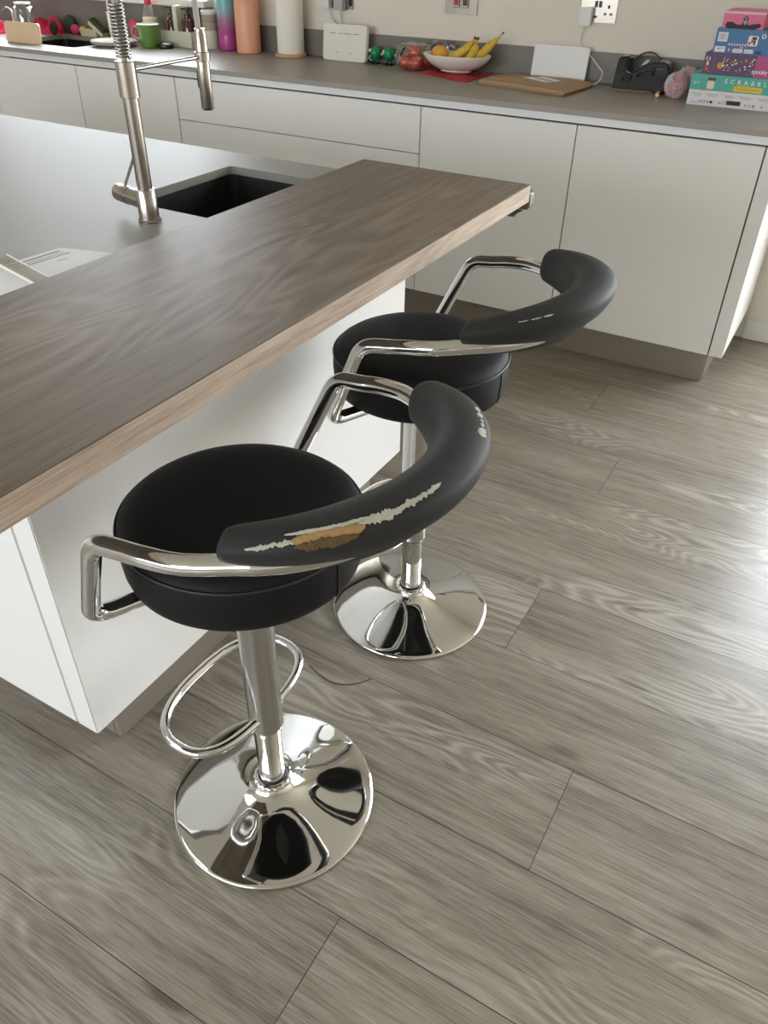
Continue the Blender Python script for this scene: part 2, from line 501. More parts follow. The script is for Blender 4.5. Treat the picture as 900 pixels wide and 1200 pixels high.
portal('portal_e', ((RL[0] + RL[1]) / 2, (RL[2] + RL[3]) / 2, ZC + 0.16), (0, 0, 0), RL[1] - RL[0], RL[3] - RL[2])

def glazing(name, axis, at, a0, a1, z0, z1, n, fw=0.055, label=None):
    bm = bmesh.new()
    def b(p0, p1, q0, q1, d0=-0.03, d1=0.03):
        if axis == 'y': box(bm, p0, p1, at + d0, at + d1, q0, q1)
        else: box(bm, at + d0, at + d1, p0, p1, q0, q1)
    b(a0, a1, z0, z0 + fw); b(a0, a1, z1 - fw, z1)
    for i in range(n + 1):
        x = a0 + (a1 - a0 - fw) * i / n
        b(x, x + fw, z0 + fw, z1 - fw)
    o = tag(fin(name, bm, M['trim']), kind='structure')
    for i in range(n):
        x0 = a0 + (a1 - a0 - fw) * i / n + fw; x1 = a0 + (a1 - a0 - fw) * (i + 1) / n
        bm = bmesh.new(); b(x0, x1, z0 + fw, z1 - fw, -0.003, 0.003)
        fin('pane', bm, M['pane'], o)
    return o
glazing('window_1', 'y', YB + 0.18, *W1, 3)
glazing('door_1', 'y', YB + 0.18, *D1, 3, 0.07)
glazing('window_2', 'y', YF - 0.18, *W2, 3)
portal('portal_a', ((W1[0] + W1[1]) / 2, YB + 0.32, (W1[2] + W1[3]) / 2), (-PI / 2, 0, 0), W1[1] - W1[0], W1[3] - W1[2])
portal('portal_b', ((D1[0] + D1[1]) / 2, YB + 0.32, (D1[2] + D1[3]) / 2), (-PI / 2, 0, 0), D1[1] - D1[0], D1[3] - D1[2])
portal('portal_c', ((W2[0] + W2[1]) / 2, YF - 0.32, (W2[2] + W2[3]) / 2), (PI / 2, 0, 0), W2[1] - W2[0], W2[3] - W2[2])

# sill of the sink window, splashback below it, upstand to its right
tag(boxo('trim_1', (W1[0] - 0.04, -2.20, 0.525, 0.66, 1.052, 1.079), M['trim'], bevel=0.003), kind='structure')
tag(boxo('trim_2', (XL + 0.01, -2.205, 0.578, 0.5995, 0.8905, 1.050), M['splash']), kind='structure')
tag(boxo('trim_3', (-2.204, 0.508, 0.579, 0.5995, 0.8905, 0.994), M['splash'], bevel=0.001), kind='structure')
tag(boxo('baseboard_back', (0.515, 0.81, 0.585, 0.5995, 0.001, 0.085), M['trim'], bevel=0.003), kind='structure')
tag(boxo('baseboard_right', (XR - 0.015, XR - 0.0005, YF + 0.02, YB - 0.02, 0.001, 0.085), M['trim'], bevel=0.003), kind='structure')

# ------------------------------------------------------------------ floor of planks
PW = 0.2425; Y0 = -1.5781; PL = 2.05
seams = {0: 0.354, -2: 0.605, -1: 1.45, -4: 0.357, -3: 1.30, 3: 0.346, 5: 0.158, 7: 0.198, 2: 1.38, 1: 1.62, 4: 1.36, 6: 1.45, 8: 1.3, -5: -0.72, -6: 0.2, -7: 1.0}
bm = bmesh.new()
lay = bm.faces.layers.float_vector.new('plank')
g = 0.0007
k = -21
while Y0 + k * PW < YB:
    y0, y1 = Y0 + k * PW, min(Y0 + (k + 1) * PW, YB + 0.3)
    y0c = max(y0, YF)
    s = seams.get(k, random.uniform(0, PL))
    # row index in seams counts from the boundary at Y0 upwards
    x = s - PL * math.ceil((s - XL) / PL)
    if y1 > YF:
        while x < XR:
            a, b = max(x, XL), min(x + PL, XR)
            if b - a > 0.01:
                off = (random.uniform(0, 60), random.uniform(0, 60), random.uniform(0, 9))
                vs = [bm.verts.new(p) for p in ((a + g, y0c + g, 0), (b - g, y0c + g, 0), (b - g, y1 - g, 0), (a + g, y1 - g, 0))]
                f = bm.faces.new(vs); f[lay] = off
            x += PL
    k += 1
vs = [bm.verts.new(p) for p in ((XL - 0.3, YF - 0.3, -0.0012), (XR + 0.3, YF - 0.3, -0.0012), (XR + 0.3, YB + 0.3, -0.0012), (XL - 0.3, YB + 0.3, -0.0012))]
bm.faces.new(vs).material_index = 1
me = bpy.data.meshes.new('floor'); bm.to_mesh(me); bm.free()
me.materials.append(M['floor']); me.materials.append(M['joint'])
tag(link('floor', me), kind='structure')

# ------------------------------------------------------------------ wall cabinets
ZB, ZT, ZCB, ZCT = 0.1431, 0.8388, 0.8706, 0.889
G = 0.0018
def cabinet(x0, x1, kind, label, group='white base cabinets along the wall', top=ZCB - 0.045):
    o = empty('base_cabinet', ((x0 + x1) / 2, 0.3, 0), label, 'cabinet', group)
    hw = (x1 - x0) / 2
    boxo('body', (-hw + 0.0005, hw - 0.0005, -0.279, 0.28, ZB + 0.001, top), M['carcass'], o)
    if kind == 'door':
        boxo('door', (-hw + G, hw - G, -0.30, -0.2805, ZB, ZT), M['door'], o, bevel=0.0012)
    else:
        for z0, z1 in ((ZB, 0.409), (0.412, 0.6745), (0.6775, ZT)):
            boxo('drawer', (-hw + G, hw - G, -0.30, -0.2805, z0, z1), M['door'], o, bevel=0.0012)
    return o
cabinet(-3.755, -3.155, 'door', 'white handleless cabinet at the far left end of the wall run', top=0.66)
cabinet(-3.155, -2.5526, 'door', 'white handleless cabinet below the wall sink', top=0.66)
cabinet(-2.5526, -1.95, 'door', 'white handleless cabinet below the green mug and soap caddy')
cabinet(-1.95, -0.747, 'drawer', 'wide white drawer cabinet below the router and fruit bowl')
cabinet(-0.747, -0.147, 'door', 'white handleless cabinet below the cardboard parcel')
cabinet(-0.147, 0.458, 'door', 'white handleless cabinet below the stack of game boxes')
o = boxo('end_panel', (0.461, 0.508, 0.0, 0.583, ZB, ZT), M['door'], bevel=0.0012)
tag(o, 'white end panel closing the right end of the wall cabinets', 'panel')
o = empty('plinth', (0, 0, 0), 'taupe plinth board along the floor under the wall cabinets', 'plinth')
boxo('front_board', (-3.9, 0.448, 0.0788, 0.094, 0.001, ZB - 0.001), M['plinth'], o, bevel=0.0008)
boxo('return_board', (0.440, 0.452, 0.0955, 0.583, 0.001, ZB - 0.001), M['plinth'], o, bevel=0.0008)
bm = bmesh.new()
box(bm, -3.9, 0.508, 0.0200, 0.0300, ZT + 0.006, ZCB - 0.0005)
box(bm, -3.9, 0.508, -0.0005, 0.0200, ZT + 0.006, ZCB - 0.0005)
tag(fin('handle_rail', bm, M['rail']), 'pale metal finger rail between wall cabinet doors and grey counter', 'rail')
# counter with cut-out for the black sink
SX0, SX1, SY0, SY1 = -3.17, -2.70, 0.145, 0.50
bm = bmesh.new()
plate_hole(bm, [(-3.9, -0.02), (0.510, -0.02), (0.510, 0.598), (-3.9, 0.598)], rrect(SX0, SX1, SY0, SY1, 0.02), ZCB, ZCT)
tag(fin('wall_counter', bm, M['counter']), 'long thin grey worktop on the wall cabinets', 'worktop')

def bowl(name, x0, x1, y0, y1, zt, zb, label, cat='sink'):
    bm = bmesh.new()
    t = 0.008; lv = []
    for (ins, z) in ((0.0, zt), (0.002, zb + 0.02), (0.02, zb), ):
        lv.append([bm.verts.new((x, y, z)) for x, y in rrect(x0 + ins, x1 - ins, y0 + ins, y1 - ins, 0.022)])
    for a, b in zip(lv, lv[1:]):
        n = len(a)
        for i in range(n): bm.faces.new((a[i], b[i], b[(i + 1) % n], a[(i + 1) % n]))
    bm.faces.new(lv[-1])
    lo = []
    for (ins, z) in ((-t, zt), (-t, zb - t)):
        lo.append([bm.verts.new((x, y, z)) for x, y in rrect(x0 + ins, x1 - ins, y0 + ins, y1 - ins, 0.022)])
    n = len(lo[0])
    for i in range(n):
        bm.faces.new((lo[0][i], lo[0][(i + 1) % n], lo[1][(i + 1) % n], lo[1][i]))
        bm.faces.new((lv[0][i], lv[0][(i + 1) % n], lo[0][(i + 1) % n], lo[0][i]))
    bm.faces.new(lo[1])
    o = fin(name, bm, M['sink'], smooth=True)
    tag(o, label, cat)
    cx, cy = (x0 + x1) / 2, (y0 + y1) / 2
    latheo('drain', [(0.042, 0), (0.042, 0.002), (0.034, 0.003), (0.03, 0.001), (0.0, 0.001)], M['steel'], o, 32, (cx, cy, zb + 0.0005))
    return o
bowl('sink', SX0 - 0.004, SX1 + 0.004, SY0 - 0.004, SY1 + 0.004, ZCB - 0.0005, 0.70, 'black undermount sink in the wall counter behind the cutting board')

# ------------------------------------------------------------------ island
PX, PY0, PY1 = -0.1757, -2.3082, -1.1465
WT = 0.889
IX0 = -2.6
o = empty('kitchen_island', (PX, PY0, 0), 'white kitchen island under the grey worktop and oak breakfast bar', 'island')
def rel(b): return (b[0] - PX, b[1] - PX, b[2] - PY0, b[3] - PY0, b[4], b[5])
boxo('end_panel', rel((PX - 0.0525 + 0.001, PX, PY0, PY1, ZB, ZCB - 0.0005)), M['door'], o, bevel=0.002)
boxo('body', rel((IX0, -0.62, -2.285, PY1 - 0.002, ZB + 0.002, ZCB - 0.22)), M['carcass'], o)
for i in range(4):
    x1 = PX - 0.0525 - 0.6 * i - G; x0 = x1 - 0.6 + 2 * G
    boxo('door', rel((x0, x1, PY0, PY0 + 0.02, ZB, ZCB - 0.034)), M['door'], o, bevel=0.0015)
boxo('back_panel', rel((IX0, PX - 0.054, PY1 - 0.020, PY1, ZB, ZCB - 0.0005)), M['door'], o, bevel=0.001)
boxo('front_rail', rel((IX0, PX - 0.054, PY0 + 0.021, PY0 + 0.04, ZCB - 0.06, ZCB - 0.001)), M['rail'], o)
boxo('plinth_board', rel((-0.2484, -0.2334, -2.2245, -1.22, 0.001, ZB - 0.001)), M['plinth'], o, bevel=0.0006)
boxo('plinth_board', rel((IX0, -0.2492, -2.2245, -2.2095, 0.001, ZB - 0.001)), M['plinth'], o, bevel=0.0006)
HX0, HX1, HY0, HY1 = -0.612, -0.318, -1.628, -1.262
bm = bmesh.new()
plate_hole(bm, [(IX0, -2.335), (PX + 0.002, -2.335), (PX + 0.002, -1.142), (IX0, -1.142)], rrect(HX0, HX1, HY0, HY1, 0.012), ZCB, WT)
tag(fin('island_worktop', bm, M['worktop']), 'smooth grey worktop covering the island beside the oak bar', 'worktop')
bowl('sink', HX0 - 0.004, HX1 + 0.004, HY0 - 0.004, HY1 + 0.004, ZCB - 0.0005, 0.69, 'black undermount sink in the island beside the spring tap')
# breakfast bar
bm = bmesh.new()
BX0, BX1, BY0, BY1, BZ0, BZ1 = -0.289, 0.130, -2.85, -1.1625, 0.8895, 0.926
box(bm, BX0, BX1, BY0, BY1, BZ0, BZ1)
bm.faces.ensure_lookup_table()
for f in bm.faces:
    f.normal_update()
    if abs(f.normal.z) < 0.5: f.material_index = 1
es = [e for e in bm.edges]
bmesh.ops.bevel(bm, geom=es, offset=0.0012, segments=2, affect='EDGES')
o = fin('breakfast_bar', bm, [M['bar'], M['baredge']], smooth=True)
tag(o, 'thick grey-brown oak effect breakfast bar on the island', 'counter')
# bracket at the far corner of the bar
bm = bmesh.new()
prism(bm, rrect(-0.024, 0.024, -0.019, 0.019, 0.009, 4), 0.0, 0.024, lambda x, y, h: (x, h, y))
box(bm, -0.022, 0.012, -0.05, 0.0, -0.0235, -0.0195)
o = fin('corner_clip', bm, M['clip'], smooth=True, loc=(0.108, -1.1615, 0.911 - 0.020), bevel=0.001)
tag(o, 'small grey-brown metal clip on the far corner of the oak bar', 'clip')

# ------------------------------------------------------------------ bar stools
def padcurve(t):
    """t in -1..1 : centre of pad section, outward normal, scale"""
    ph = t * math.radians(72 if t < 0 else 68)
    c, s = math.cos(ph), math.sin(ph)
    p = Vector((0.088 + 0.225 * c, 0.213 * s, 0.0))
    tan = Vector((-0.225 * s, 0.213 * c, 0)).normalized()
    n = Vector((tan.y, -tan.x, 0))
    back = 1 - abs(t) ** 2.0
    p.z = 0.832 + 0.020 * back + 0.009 * max(0.0, t) ** 1.5
    k = 0.62 + 0.38 * (1 - abs(t) ** 2.2)
    cap = (1 - max(0, (abs(t) - 0.92) / 0.08) ** 3.2) ** (1 / 3.2) if abs(t) < 1 else 0.0
    return p, n, tan, k, max(cap, 0.02)
SEC = [(0.036, 0.020), (0.031, 0.0265), (0.014, 0.034), (-0.010, 0.035), (-0.032, 0.022), (-0.042, -0.006), (-0.040, -0.038), (-0.026, -0.056), (-0.012, -0.052), (0.000, -0.043), (0.010, -0.028), (0.024, -0.014), (0.034, 0.002), (0.0365, 0.012)]
SECC = [(p.x, p.y) for p in catmull([(a, b, 0) for a, b in SEC], 4, True)]
NS = len(SECC)
SCUM = [0.0]
for i_ in range(NS):
    a_, b_ = SECC[i_], SECC[(i_ + 1) % NS]
    SCUM.append(SCUM[-1] + math.hypot(b_[0] - a_[0], b_[1] - a_[1]))
def secpt(v):
    s_ = (v % 1.0) * SCUM[-1]
    for i in range(NS):
        if SCUM[i + 1] >= s_: break
    f = (s_ - SCUM[i]) / max(1e-9, SCUM[i + 1] - SCUM[i])
    a, b = SECC[i], SECC[(i + 1) % NS]
    return a[0] + (b[0] - a[0]) * f, a[1] + (b[1] - a[1]) * f
def padpt(t, v, off=0.0):
    p, n, tan, k, cap = padcurve(t)
    a, h = secpt(v)
    q = p + n * (a * k * cap) + Vector((0, 0, h * (0.60 + 0.40 * (1 - abs(t) ** 2.5)) * cap))
    if off:
        a1, h1 = secpt(v + 0.01); a0, h0 = secpt(v - 0.01)
        d = Vector((h1 - h0, -(a1 - a0))).normalized()
        if d.x * a + d.y * h < 0: d = -d
        q += (n * d.x + Vector((0, 0, d.y))) * off
    return q
def build_pad(parent):
    bm = bmesh.new(); nu = 72
    rings = [[bm.verts.new(padpt(-1 + 2 * i / nu, j / NS)) for j in range(NS)] for i in range(nu + 1)]
    for a, b in zip(rings, rings[1:]):
        for j in range(NS): bm.faces.new((a[j], a[(j + 1) % NS], b[(j + 1) % NS], b[j]))
    bm.faces.new(rings[0]); bm.faces.new(rings[-1])
    o = fin('backrest_pad', bm, M['padleather'], parent, smooth=True, angle=75)
    return o
def patch(name, t0, t1, v0, wid, m, parent, off=0.0012, nt_=72, seed=1.0, rag=0.35, ends=0.6, drift=0.0, bulge=0.0):
    bm = bmesh.new(); rows = []; nv = 6
    for i in range(nt_ + 1):
        u = i / nt_; t = t0 + (t1 - t0) * u
        env = (max(0.0, 1 - abs(2 * u - 1) ** 2.2)) ** ends
        wa = wid * env * (1 + rag * (1.5 * noise.noise(Vector((u * 6.3 + seed, seed, 0))) + 1.1 * noise.noise(Vector((u * 21.7 + seed, seed + 3, 0)))))
        wb = wid * env * (1 + rag * (1.5 * noise.noise(Vector((u * 5.1 + seed, seed + 7.7, 0))) + 1.1 * noise.noise(Vector((u * 24.1 + seed, seed + 5, 0)))))
        row = []
        for j in range(nv + 1):
            q = j / nv
            v = v0 + drift * u - wa + (wa + wb) * q
            row.append(bm.verts.new(padpt(t, v, off * (1 if 0 < j < nv else 0.2) + bulge * env * math.sin(PI * q) * (1 + 0.6 * noise.noise(Vector((t * 60, q * 5, seed)))))))
        rows.append(row)
    for a, b in zip(rows, rows[1:]):
        for j in range(nv): bm.faces.new((a[j], a[j + 1], b[j + 1], b[j]))
    return fin(name, bm, m, parent, smooth=True, angle=180)

def make_stool(label, loc, rz=0.0):
    o = empty('bar_stool', loc, label, 'bar stool', 'chrome and black bar stools at the breakfast bar', rz)
    latheo('base', [(0.188, 0.0012), (0.1925, 0.0018), (0.193, 0.004), (0.191, 0.0075), (0.186, 0.0092), (0.17, 0.0125), (0.15, 0.0170), (0.13, 0.0215), (0.11, 0.0262), (0.09, 0.0315), (0.07, 0.038), (0.055, 0.0445), (0.045, 0.051), (0.0385, 0.058), (0.0365, 0.062)], M['chrome'], o, 96, angle=60)
    # clear beaded collar round the neck
    bm = bmesh.new()
    n = 96; rings = []
    for q in range(9):
        a2 = PI * q / 8 - PI / 2
        rings.append([bm.verts.new(((0.0305 + (0.0062 + 0.0012 * math.cos(18 * 2 * PI * i / n)) * math.cos(a2)) * math.cos(2 * PI * i / n), (0.0305 + (0.0062 + 0.0012 * math.cos(18 * 2 * PI * i / n)) * math.cos(a2)) * math.sin(2 * PI * i / n), 0.0625 + 0.0062 * math.sin(a2))) for i in range(n)])
    for a, b in zip(rings, rings[1:]):
        for i in range(n): bm.faces.new((a[i], a[(i + 1) % n], b[(i + 1) % n], b[i]))
    bm.faces.new(rings[0][::-1]); bm.faces.new(rings[-1])
    fin('collar', bm, M['chrome'], o, smooth=True, angle=60)
    latheo('gas_pole', [(0.0245, 0.066), (0.0245, 0.224)], M['chrome'], o, 48)
    latheo('ring_seal', [(0.0255, 0.0690), (0.0268, 0.0705), (0.0255, 0.072)], M['rubber'], o, 48)
    latheo('pole_sleeve', [(0.0272, 0.218), (0.0300, 0.2185), (0.0305, 0.221), (0.0305, 0.2222), (0.0300, 0.2235), (0.0300, 0.598)], M['satin'], o, 48, angle=25)
    latheo('ring_seal', [(0.0246, 0.2155), (0.0288, 0.2158), (0.0290, 0.2178), (0.0265, 0.2179)], M['rubber'], o, 48)
    # footrest: rounded D loop whose near rail runs into the sleeve
    pts = []
    hx, hy, cx = 0.082, 0.143, -0.078
    for i in range(72):
        a = 2 * PI * i / 72
        ca, sa = math.cos(a), math.sin(a)
        e_ = 2 / 2.9 if ca > 0 else 2 / 2.15
        pts.append((cx + hx * math.copysign(abs(ca) ** e_, ca), 0.006 + hy * math.copysign(abs(sa) ** (2 / 2.5), sa), 0.25))
    tubeo('footrest', pts, 0.0088, M['chrome'], o, 14, True)
    # seat
    se = latheo('seat', [(0.0, 0.6125), (0.148, 0.6125), (0.164, 0.6145), (0.1715, 0.621), (0.1745, 0.634), (0.1762, 0.662), (0.1758, 0.680), (0.1742, 0.688), (0.1700, 0.6965), (0.160, 0.7035), (0.145, 0.7075), (0.12, 0.710), (0.08, 0.7112), (0.04, 0.7118), (0.0, 0.712)], M['leather'], o, 96, angle=60)
    bm = bmesh.new()
    tube(bm, [(0.1750 * math.cos(2 * PI * i / 72), 0.1750 * math.sin(2 * PI * i / 72), 0.689) for i in range(72)], 0.0020, 8, True)
    fin('piping', bm, M['piping'], se, smooth=True, angle=180)
    a = math.radians(-4)
    tubeo('side_seam', [(r * math.cos(a), r * math.sin(a), z) for r, z in ((0.1725, 0.622), (0.1755, 0.635), (0.1768, 0.662), (0.1764, 0.680), (0.175, 0.688))], 0.0013, M['rubber'], se, 6)
    # mounting plate and lift lever under the seat
    bm = bmesh.new(); prism(bm, rrect(-0.09, 0.09, -0.075, 0.075, 0.02), 0.603, 0.6120); prism(bm, rrect(-0.04, 0.04, -0.04, 0.04, 0.01), 0.5985, 0.603)
    fin('mount_plate', bm, M['black'], o)
    tubeo('height_lever', roundpath([(0.0, 0.04, 0.604), (0.0, 0.13, 0.602), (0.0, 0.162, 0.596)], 0.02), 0.0045, M['chrome'], o, 10)
    # arm loop
    half = [(-0.035, 0.04, 0.5985), (-0.060, 0.12, 0.5985), (-0.082, 0.222, 0.617), (-0.002, 0.243, 0.796), (0.05, 0.2395, 0.803)]
    left = [(x, -y, z) for x, y, z in half]
    arc = []
    for i in range(0, 25):
        t = -1 + 2 * i / 24
        ph = t * math.radians(66)
        arc.append((0.098 + 0.204 * math.cos(ph), 0.221 * math.sin(ph), 0.818 + 0.008 * (1 - t * t)))
    mid = catmull([(0.05, -0.2395, 0.803), (0.085, -0.2385, 0.809), (0.13, -0.2300, 0.814)] + arc + [(0.13, 0.2300, 0.814), (0.085, 0.2385, 0.809), (0.05, 0.2395, 0.803)], 3)
    L = roundpath(left, [0.03, 0.036, 0.042], 9)[:-1]
    Rr = roundpath(half, [0.03, 0.036, 0.042], 9)[:-1]
    path = L + mid + Rr[::-1]
    tubeo('arm_tube', path, 0.0125, M['chrome'], o, 24)
    build_pad(o)
    return o
S1 = make_stool('nearest black and chrome bar stool, its backrest pad torn open showing foam', (0.118, -2.170, 0), math.radians(-2))
# damage of the near stool's pad
p1 = [c for c in S1.children if c.name.startswith('backrest_pad')][0]
patch('torn_foam', -0.715, -0.465, 0.040, 0.040, M['foam'], p1, 0.0012, seed=2.2, rag=0.12, bulge=0.0020)
patch('torn_foam', -0.705, -0.495, 0.012, 0.024, M['foamdark'], p1, 0.0036, seed=4.2, rag=0.35, bulge=0.0012)
patch('peeled_edge', -0.735, -0.44, 0.075, 0.0095, M['wear'], p1, 0.0030, seed=5.1, rag=0.5, drift=-0.004)
patch('peeled_edge', -0.87, -0.69, 0.020, 0.013, M['wear'], p1, 0.0010, seed=8.4, rag=0.8, drift=0.018)
patch('peeled_edge', -0.49, -0.32, 0.058, 0.020, M['wear'], p1, 0.0010, seed=15.7, rag=0.6)
patch('peeled_edge', -0.35, -0.12, 0.062, 0.014, M['wear'], p1, 0.0010, seed=11.7, rag=0.7, drift=0.012)
for a_, b_, w_ in ((0.28, 0.355, 0.022), (0.365, 0.40, 0.010), (0.41, 0.435, 0.010), (0.45, 0.50, 0.016), (0.51, 0.56, 0.014)):
    patch('peeled_spot', a_, b_, 0.058, w_, M['wear'], p1, 0.0010, nt_=10, seed=a_ * 30, rag=0.35, ends=0.4)
S2 = make_stool('farther black and chrome bar stool with an almost intact backrest pad', (0.086, -1.560, 0), math.radians(2.5))
p2 = [c for c in S2.children if c.name.startswith('backrest_pad')][0]
for a_, b_, w_ in ((-0.70, -0.64, 0.004), (-0.63, -0.57, 0.005), (-0.56, -0.50, 0.007)):
    patch('peeled_spot', a_, b_, 0.045, w_, M['wear'], p2, 0.0009, nt_=10, seed=a_ * 30, rag=0.6, ends=0.5)

# ------------------------------------------------------------------ strand on the floor
o = tubeo('strand', catmull([(-0.012, -1.86, 0.0012), (0.023, -1.871, 0.0012), (0.062, -1.876, 0.0012), (0.097, -1.862, 0.0012), (0.118, -1.841, 0.0012), (0.130, -1.822, 0.0012)], 6), 0.0011, M['strand'], None, 6)
tag(o, 'thin curved brown strand lying on the floor between the stools', 'strand')

# ------------------------------------------------------------------ spring tap on the island
FX, FY = -0.455, -1.705
o = empty('spring_tap', (FX, FY, WT), 'tall brushed steel spring tap on the grey island worktop', 'tap')
latheo('base', [(0.0225, 0.0004), (0.0225, 0.004), (0.0200, 0.006), (0.0195, 0.010), (0.0195, 0.060), (0.0185, 0.0615)], M['steel'], o, 40)
latheo('column', [(0.0142, 0.0617), (0.0142, 0.219)], M['steel'], o, 40)
latheo('upper_sleeve', [(0.0165, 0.2192), (0.0180, 0.2200), (0.0180, 0.276), (0.0165, 0.2775)], M['steel'], o, 40)
hd = Vector((-0.018, 0.226, 0.0))
# hose and spring path over the top
hp = catmull([(0, 0, 0.277), (0, 0, 0.34), (0, 0, 0.45), (0.0, 0.03, 0.555), (hd.x * 0.5, 0.11, 0.615), (hd.x, 0.185, 0.56), (hd.x, 0.222, 0.45), (hd.x - 0.002, 0.222, 0.36), (hd.x, 0.226, 0.262)], 10)
tubeo('hose', hp, 0.0055, M['greyplastic'], o, 12)
# helix round the first part of the path
bm = bmesh.new()
cum = [0.0]
for a, b in zip(hp, hp[1:]): cum.append(cum[-1] + (b - a).length)
def at(s):
    for i in range(len(cum) - 1):
        if cum[i + 1] >= s:
            f = (s - cum[i]) / max(1e-9, cum[i + 1] - cum[i]); return hp[i].lerp(hp[i + 1], f), (hp[i + 1] - hp[i]).normalized()
    return hp[-1], (hp[-1] - hp[-2]).normalized()
S, s, ang = 0.62, 0.004, 0.0
pts = []
while s < S:
    c, t = at(s)
    u = Vector((1, 0, 0)); v = t.cross(u).normalized()
    pts.append(c + (u * math.cos(ang) + v * math.sin(ang)) * 0.0115)
    pitch = 0.0054 if s < 0.085 else 0.0125
    s += pitch / 14; ang += 2 * PI / 14
tube(bm, pts, 0.0022, 6)
fin('spring', bm, M['steel'], o, smooth=True, angle=180)
tubeo('holder_arm', [(0, 0.017, 0.262), (hd.x * 0.55, 0.115, 0.262), (hd.x, hd.y - 0.012, 0.262)], 0.0036, M['steel'], o, 12)
latheo('holder_ring', [(0.0132, 0.254), (0.0155, 0.255), (0.0155, 0.270), (0.0132, 0.271)], M['steel'], o, 32, (hd.x, hd.y, 0))
sh = latheo('spray_head', [(0.0115, 0.168), (0.0128, 0.1705), (0.0128, 0.248), (0.0122, 0.252), (0.0120, 0.300), (0.0105, 0.304), (0.0105, 0.310)], M['steel'], o, 32, (hd.x, hd.y, 0))
latheo('nozzle', [(0.0, 0.1665), (0.0100, 0.1665), (0.0110, 0.1679)], M['black'], sh, 24, (hd.x, hd.y, 0))
bm = bmesh.new(); prism(bm, rrect(-0.006, 0.006, 0.205, 0.238, 0.004), -0.0150, -0.0120, lambda x, y, h: (hd.x + h, hd.y + x, y))
fin('spray_button', bm, M['black'], sh)
# lever on its horizontal valve body
dv = Vector((-0.93, 0.24, 0)).normalized()
rot = dv.to_track_quat('Z', 'Y').to_matrix().to_4x4()
mt = Matrix.Translation((0, 0, 0.036)) @ rot
lv = latheo('valve_body', [(0.0160, 0.012), (0.0160, 0.060), (0.0150, 0.061), (0.0150, 0.065), (0.0172, 0.066), (0.0172, 0.103), (0.0160, 0.1055), (0.0, 0.1055)], M['steel'], o, 36, mtx=mt)
tubeo('lever', [tuple(Vector((0, 0, 0.036)) + dv * 0.078 + Vector((0, 0, 0.015))), (-0.040, 0.023, 0.111)], 0.0030, M['steel'], lv, 10)

# ------------------------------------------------------------------ papers and ruler on the island
def sheet(name, pts, z, label, cat, lines=()):
    bm = bmesh.new(); prism(bm, pts, z, z + 0.0006)
    o = tag(fin(name, bm, M['paper']), label, cat, 'printed sheets on the island')
    if lines:
        bm = bmesh.new()
        for (a, b, wd) in lines:
            A, B = Vector(a), Vector(b); d = (B - A).normalized(); nrm = Vector((-d.y, d.x)) * wd / 2
            vs = [bm.verts.new((p.x, p.y, z + 0.0008)) for p in (A - nrm, B - nrm, B + nrm, A + nrm)]
            bm.faces.new(vs)
        fin('printing', bm, M['ink'], o)
    return o
P1 = [(-0.475, -1.914), (-0.492, -2.12), (-0.296, -2.14), (-0.296, -1.892), (-0.374, -1.882), (-0.452, -1.906)]
sheet('paper_sheet', P1, WT + 0.0004, 'printed white sheet on the grey worktop nearest the spring tap', 'paper',
      [((-0.462, -1.925), (-0.470, -2.03), 0.006), ((-0.450, -1.925), (-0.458, -2.03), 0.003), ((-0.440, -1.922), (-0.450, -2.03), 0.004), ((-0.420, -1.945), (-0.422, -1.965), 0.003)])
P2 = [(-0.50, -2.045), (-0.52, -2.30), (-0.30, -2.31), (-0.29, -2.075), (-0.40, -2.062)]
sheet('paper_sheet', P2, WT + 0.0014, 'white printed sheet under the clear ruler at the left edge', 'paper', [((-0.44, -2.075), (-0.45, -2.12), 0.003), ((-0.432, -2.095), (-0.436, -2.12), 0.003)])
A, B = Vector((-0.52, -2.027)), Vector((-0.292, -2.083))
d = (B - A).normalized(); nn = Vector((-d.y, d.x))
o = empty('ruler', (A.x, A.y, WT + 0.0022), 'clear plastic ruler with bright edges lying across the two sheets', 'ruler', rz=math.atan2(d.y, d.x))
boxo('strip', (0, (B - A).length, 0.002, 0.030, 0, 0.003), M['film'], o)
boxo('edge', (0, (B - A).length, 0.0302, 0.032, 0, 0.0045), M['ceramic'], o)
boxo('edge', (0, (B - A).length, -0.0005, 0.0018, 0, 0.0045), M['ceramic'], o)

# ------------------------------------------------------------------ things on the wall counter
ZC0 = ZCT + 0.0005
def board_print(bm, x0, x1, z0, z1, y, t=0.0006, mi=0, r=0.0):
    if r: prism(bm, rrect(x0, x1, z0, z1, r, 3), -t, 0, lambda x, z, h: (x, y + h, z), mi)
    else: box(bm, x0, x1, y - t, y, z0, z1, mi)
def prints(name, items, m, parent, y=0.0):
    if len(items) > 1 and len(items) < 9:
        for it in items: prints(name, [it], m, parent, y)
        return
    bm = bmesh.new()
    for it in items: board_print(bm, *it[:4], y, r=(it[4] if len(it) > 4 else 0))
    o = fin(name, bm, m, parent)
    if len(items) > 1: o['kind'] = 'stuff'
    return o
YFX = 0.31
def gamebox(x0, x1, z0, z1, depth, m, label, y=YFX):
    o = empty('game_box', (x0, y, z0), label, 'box', 'game boxes stacked at the right end of the counter')
    bm = bmesh.new(); box(bm, 0, x1 - x0, 0, depth, 0, z1 - z0)
    b = fin('carton', bm, m, o, bevel=0.001)
    return o
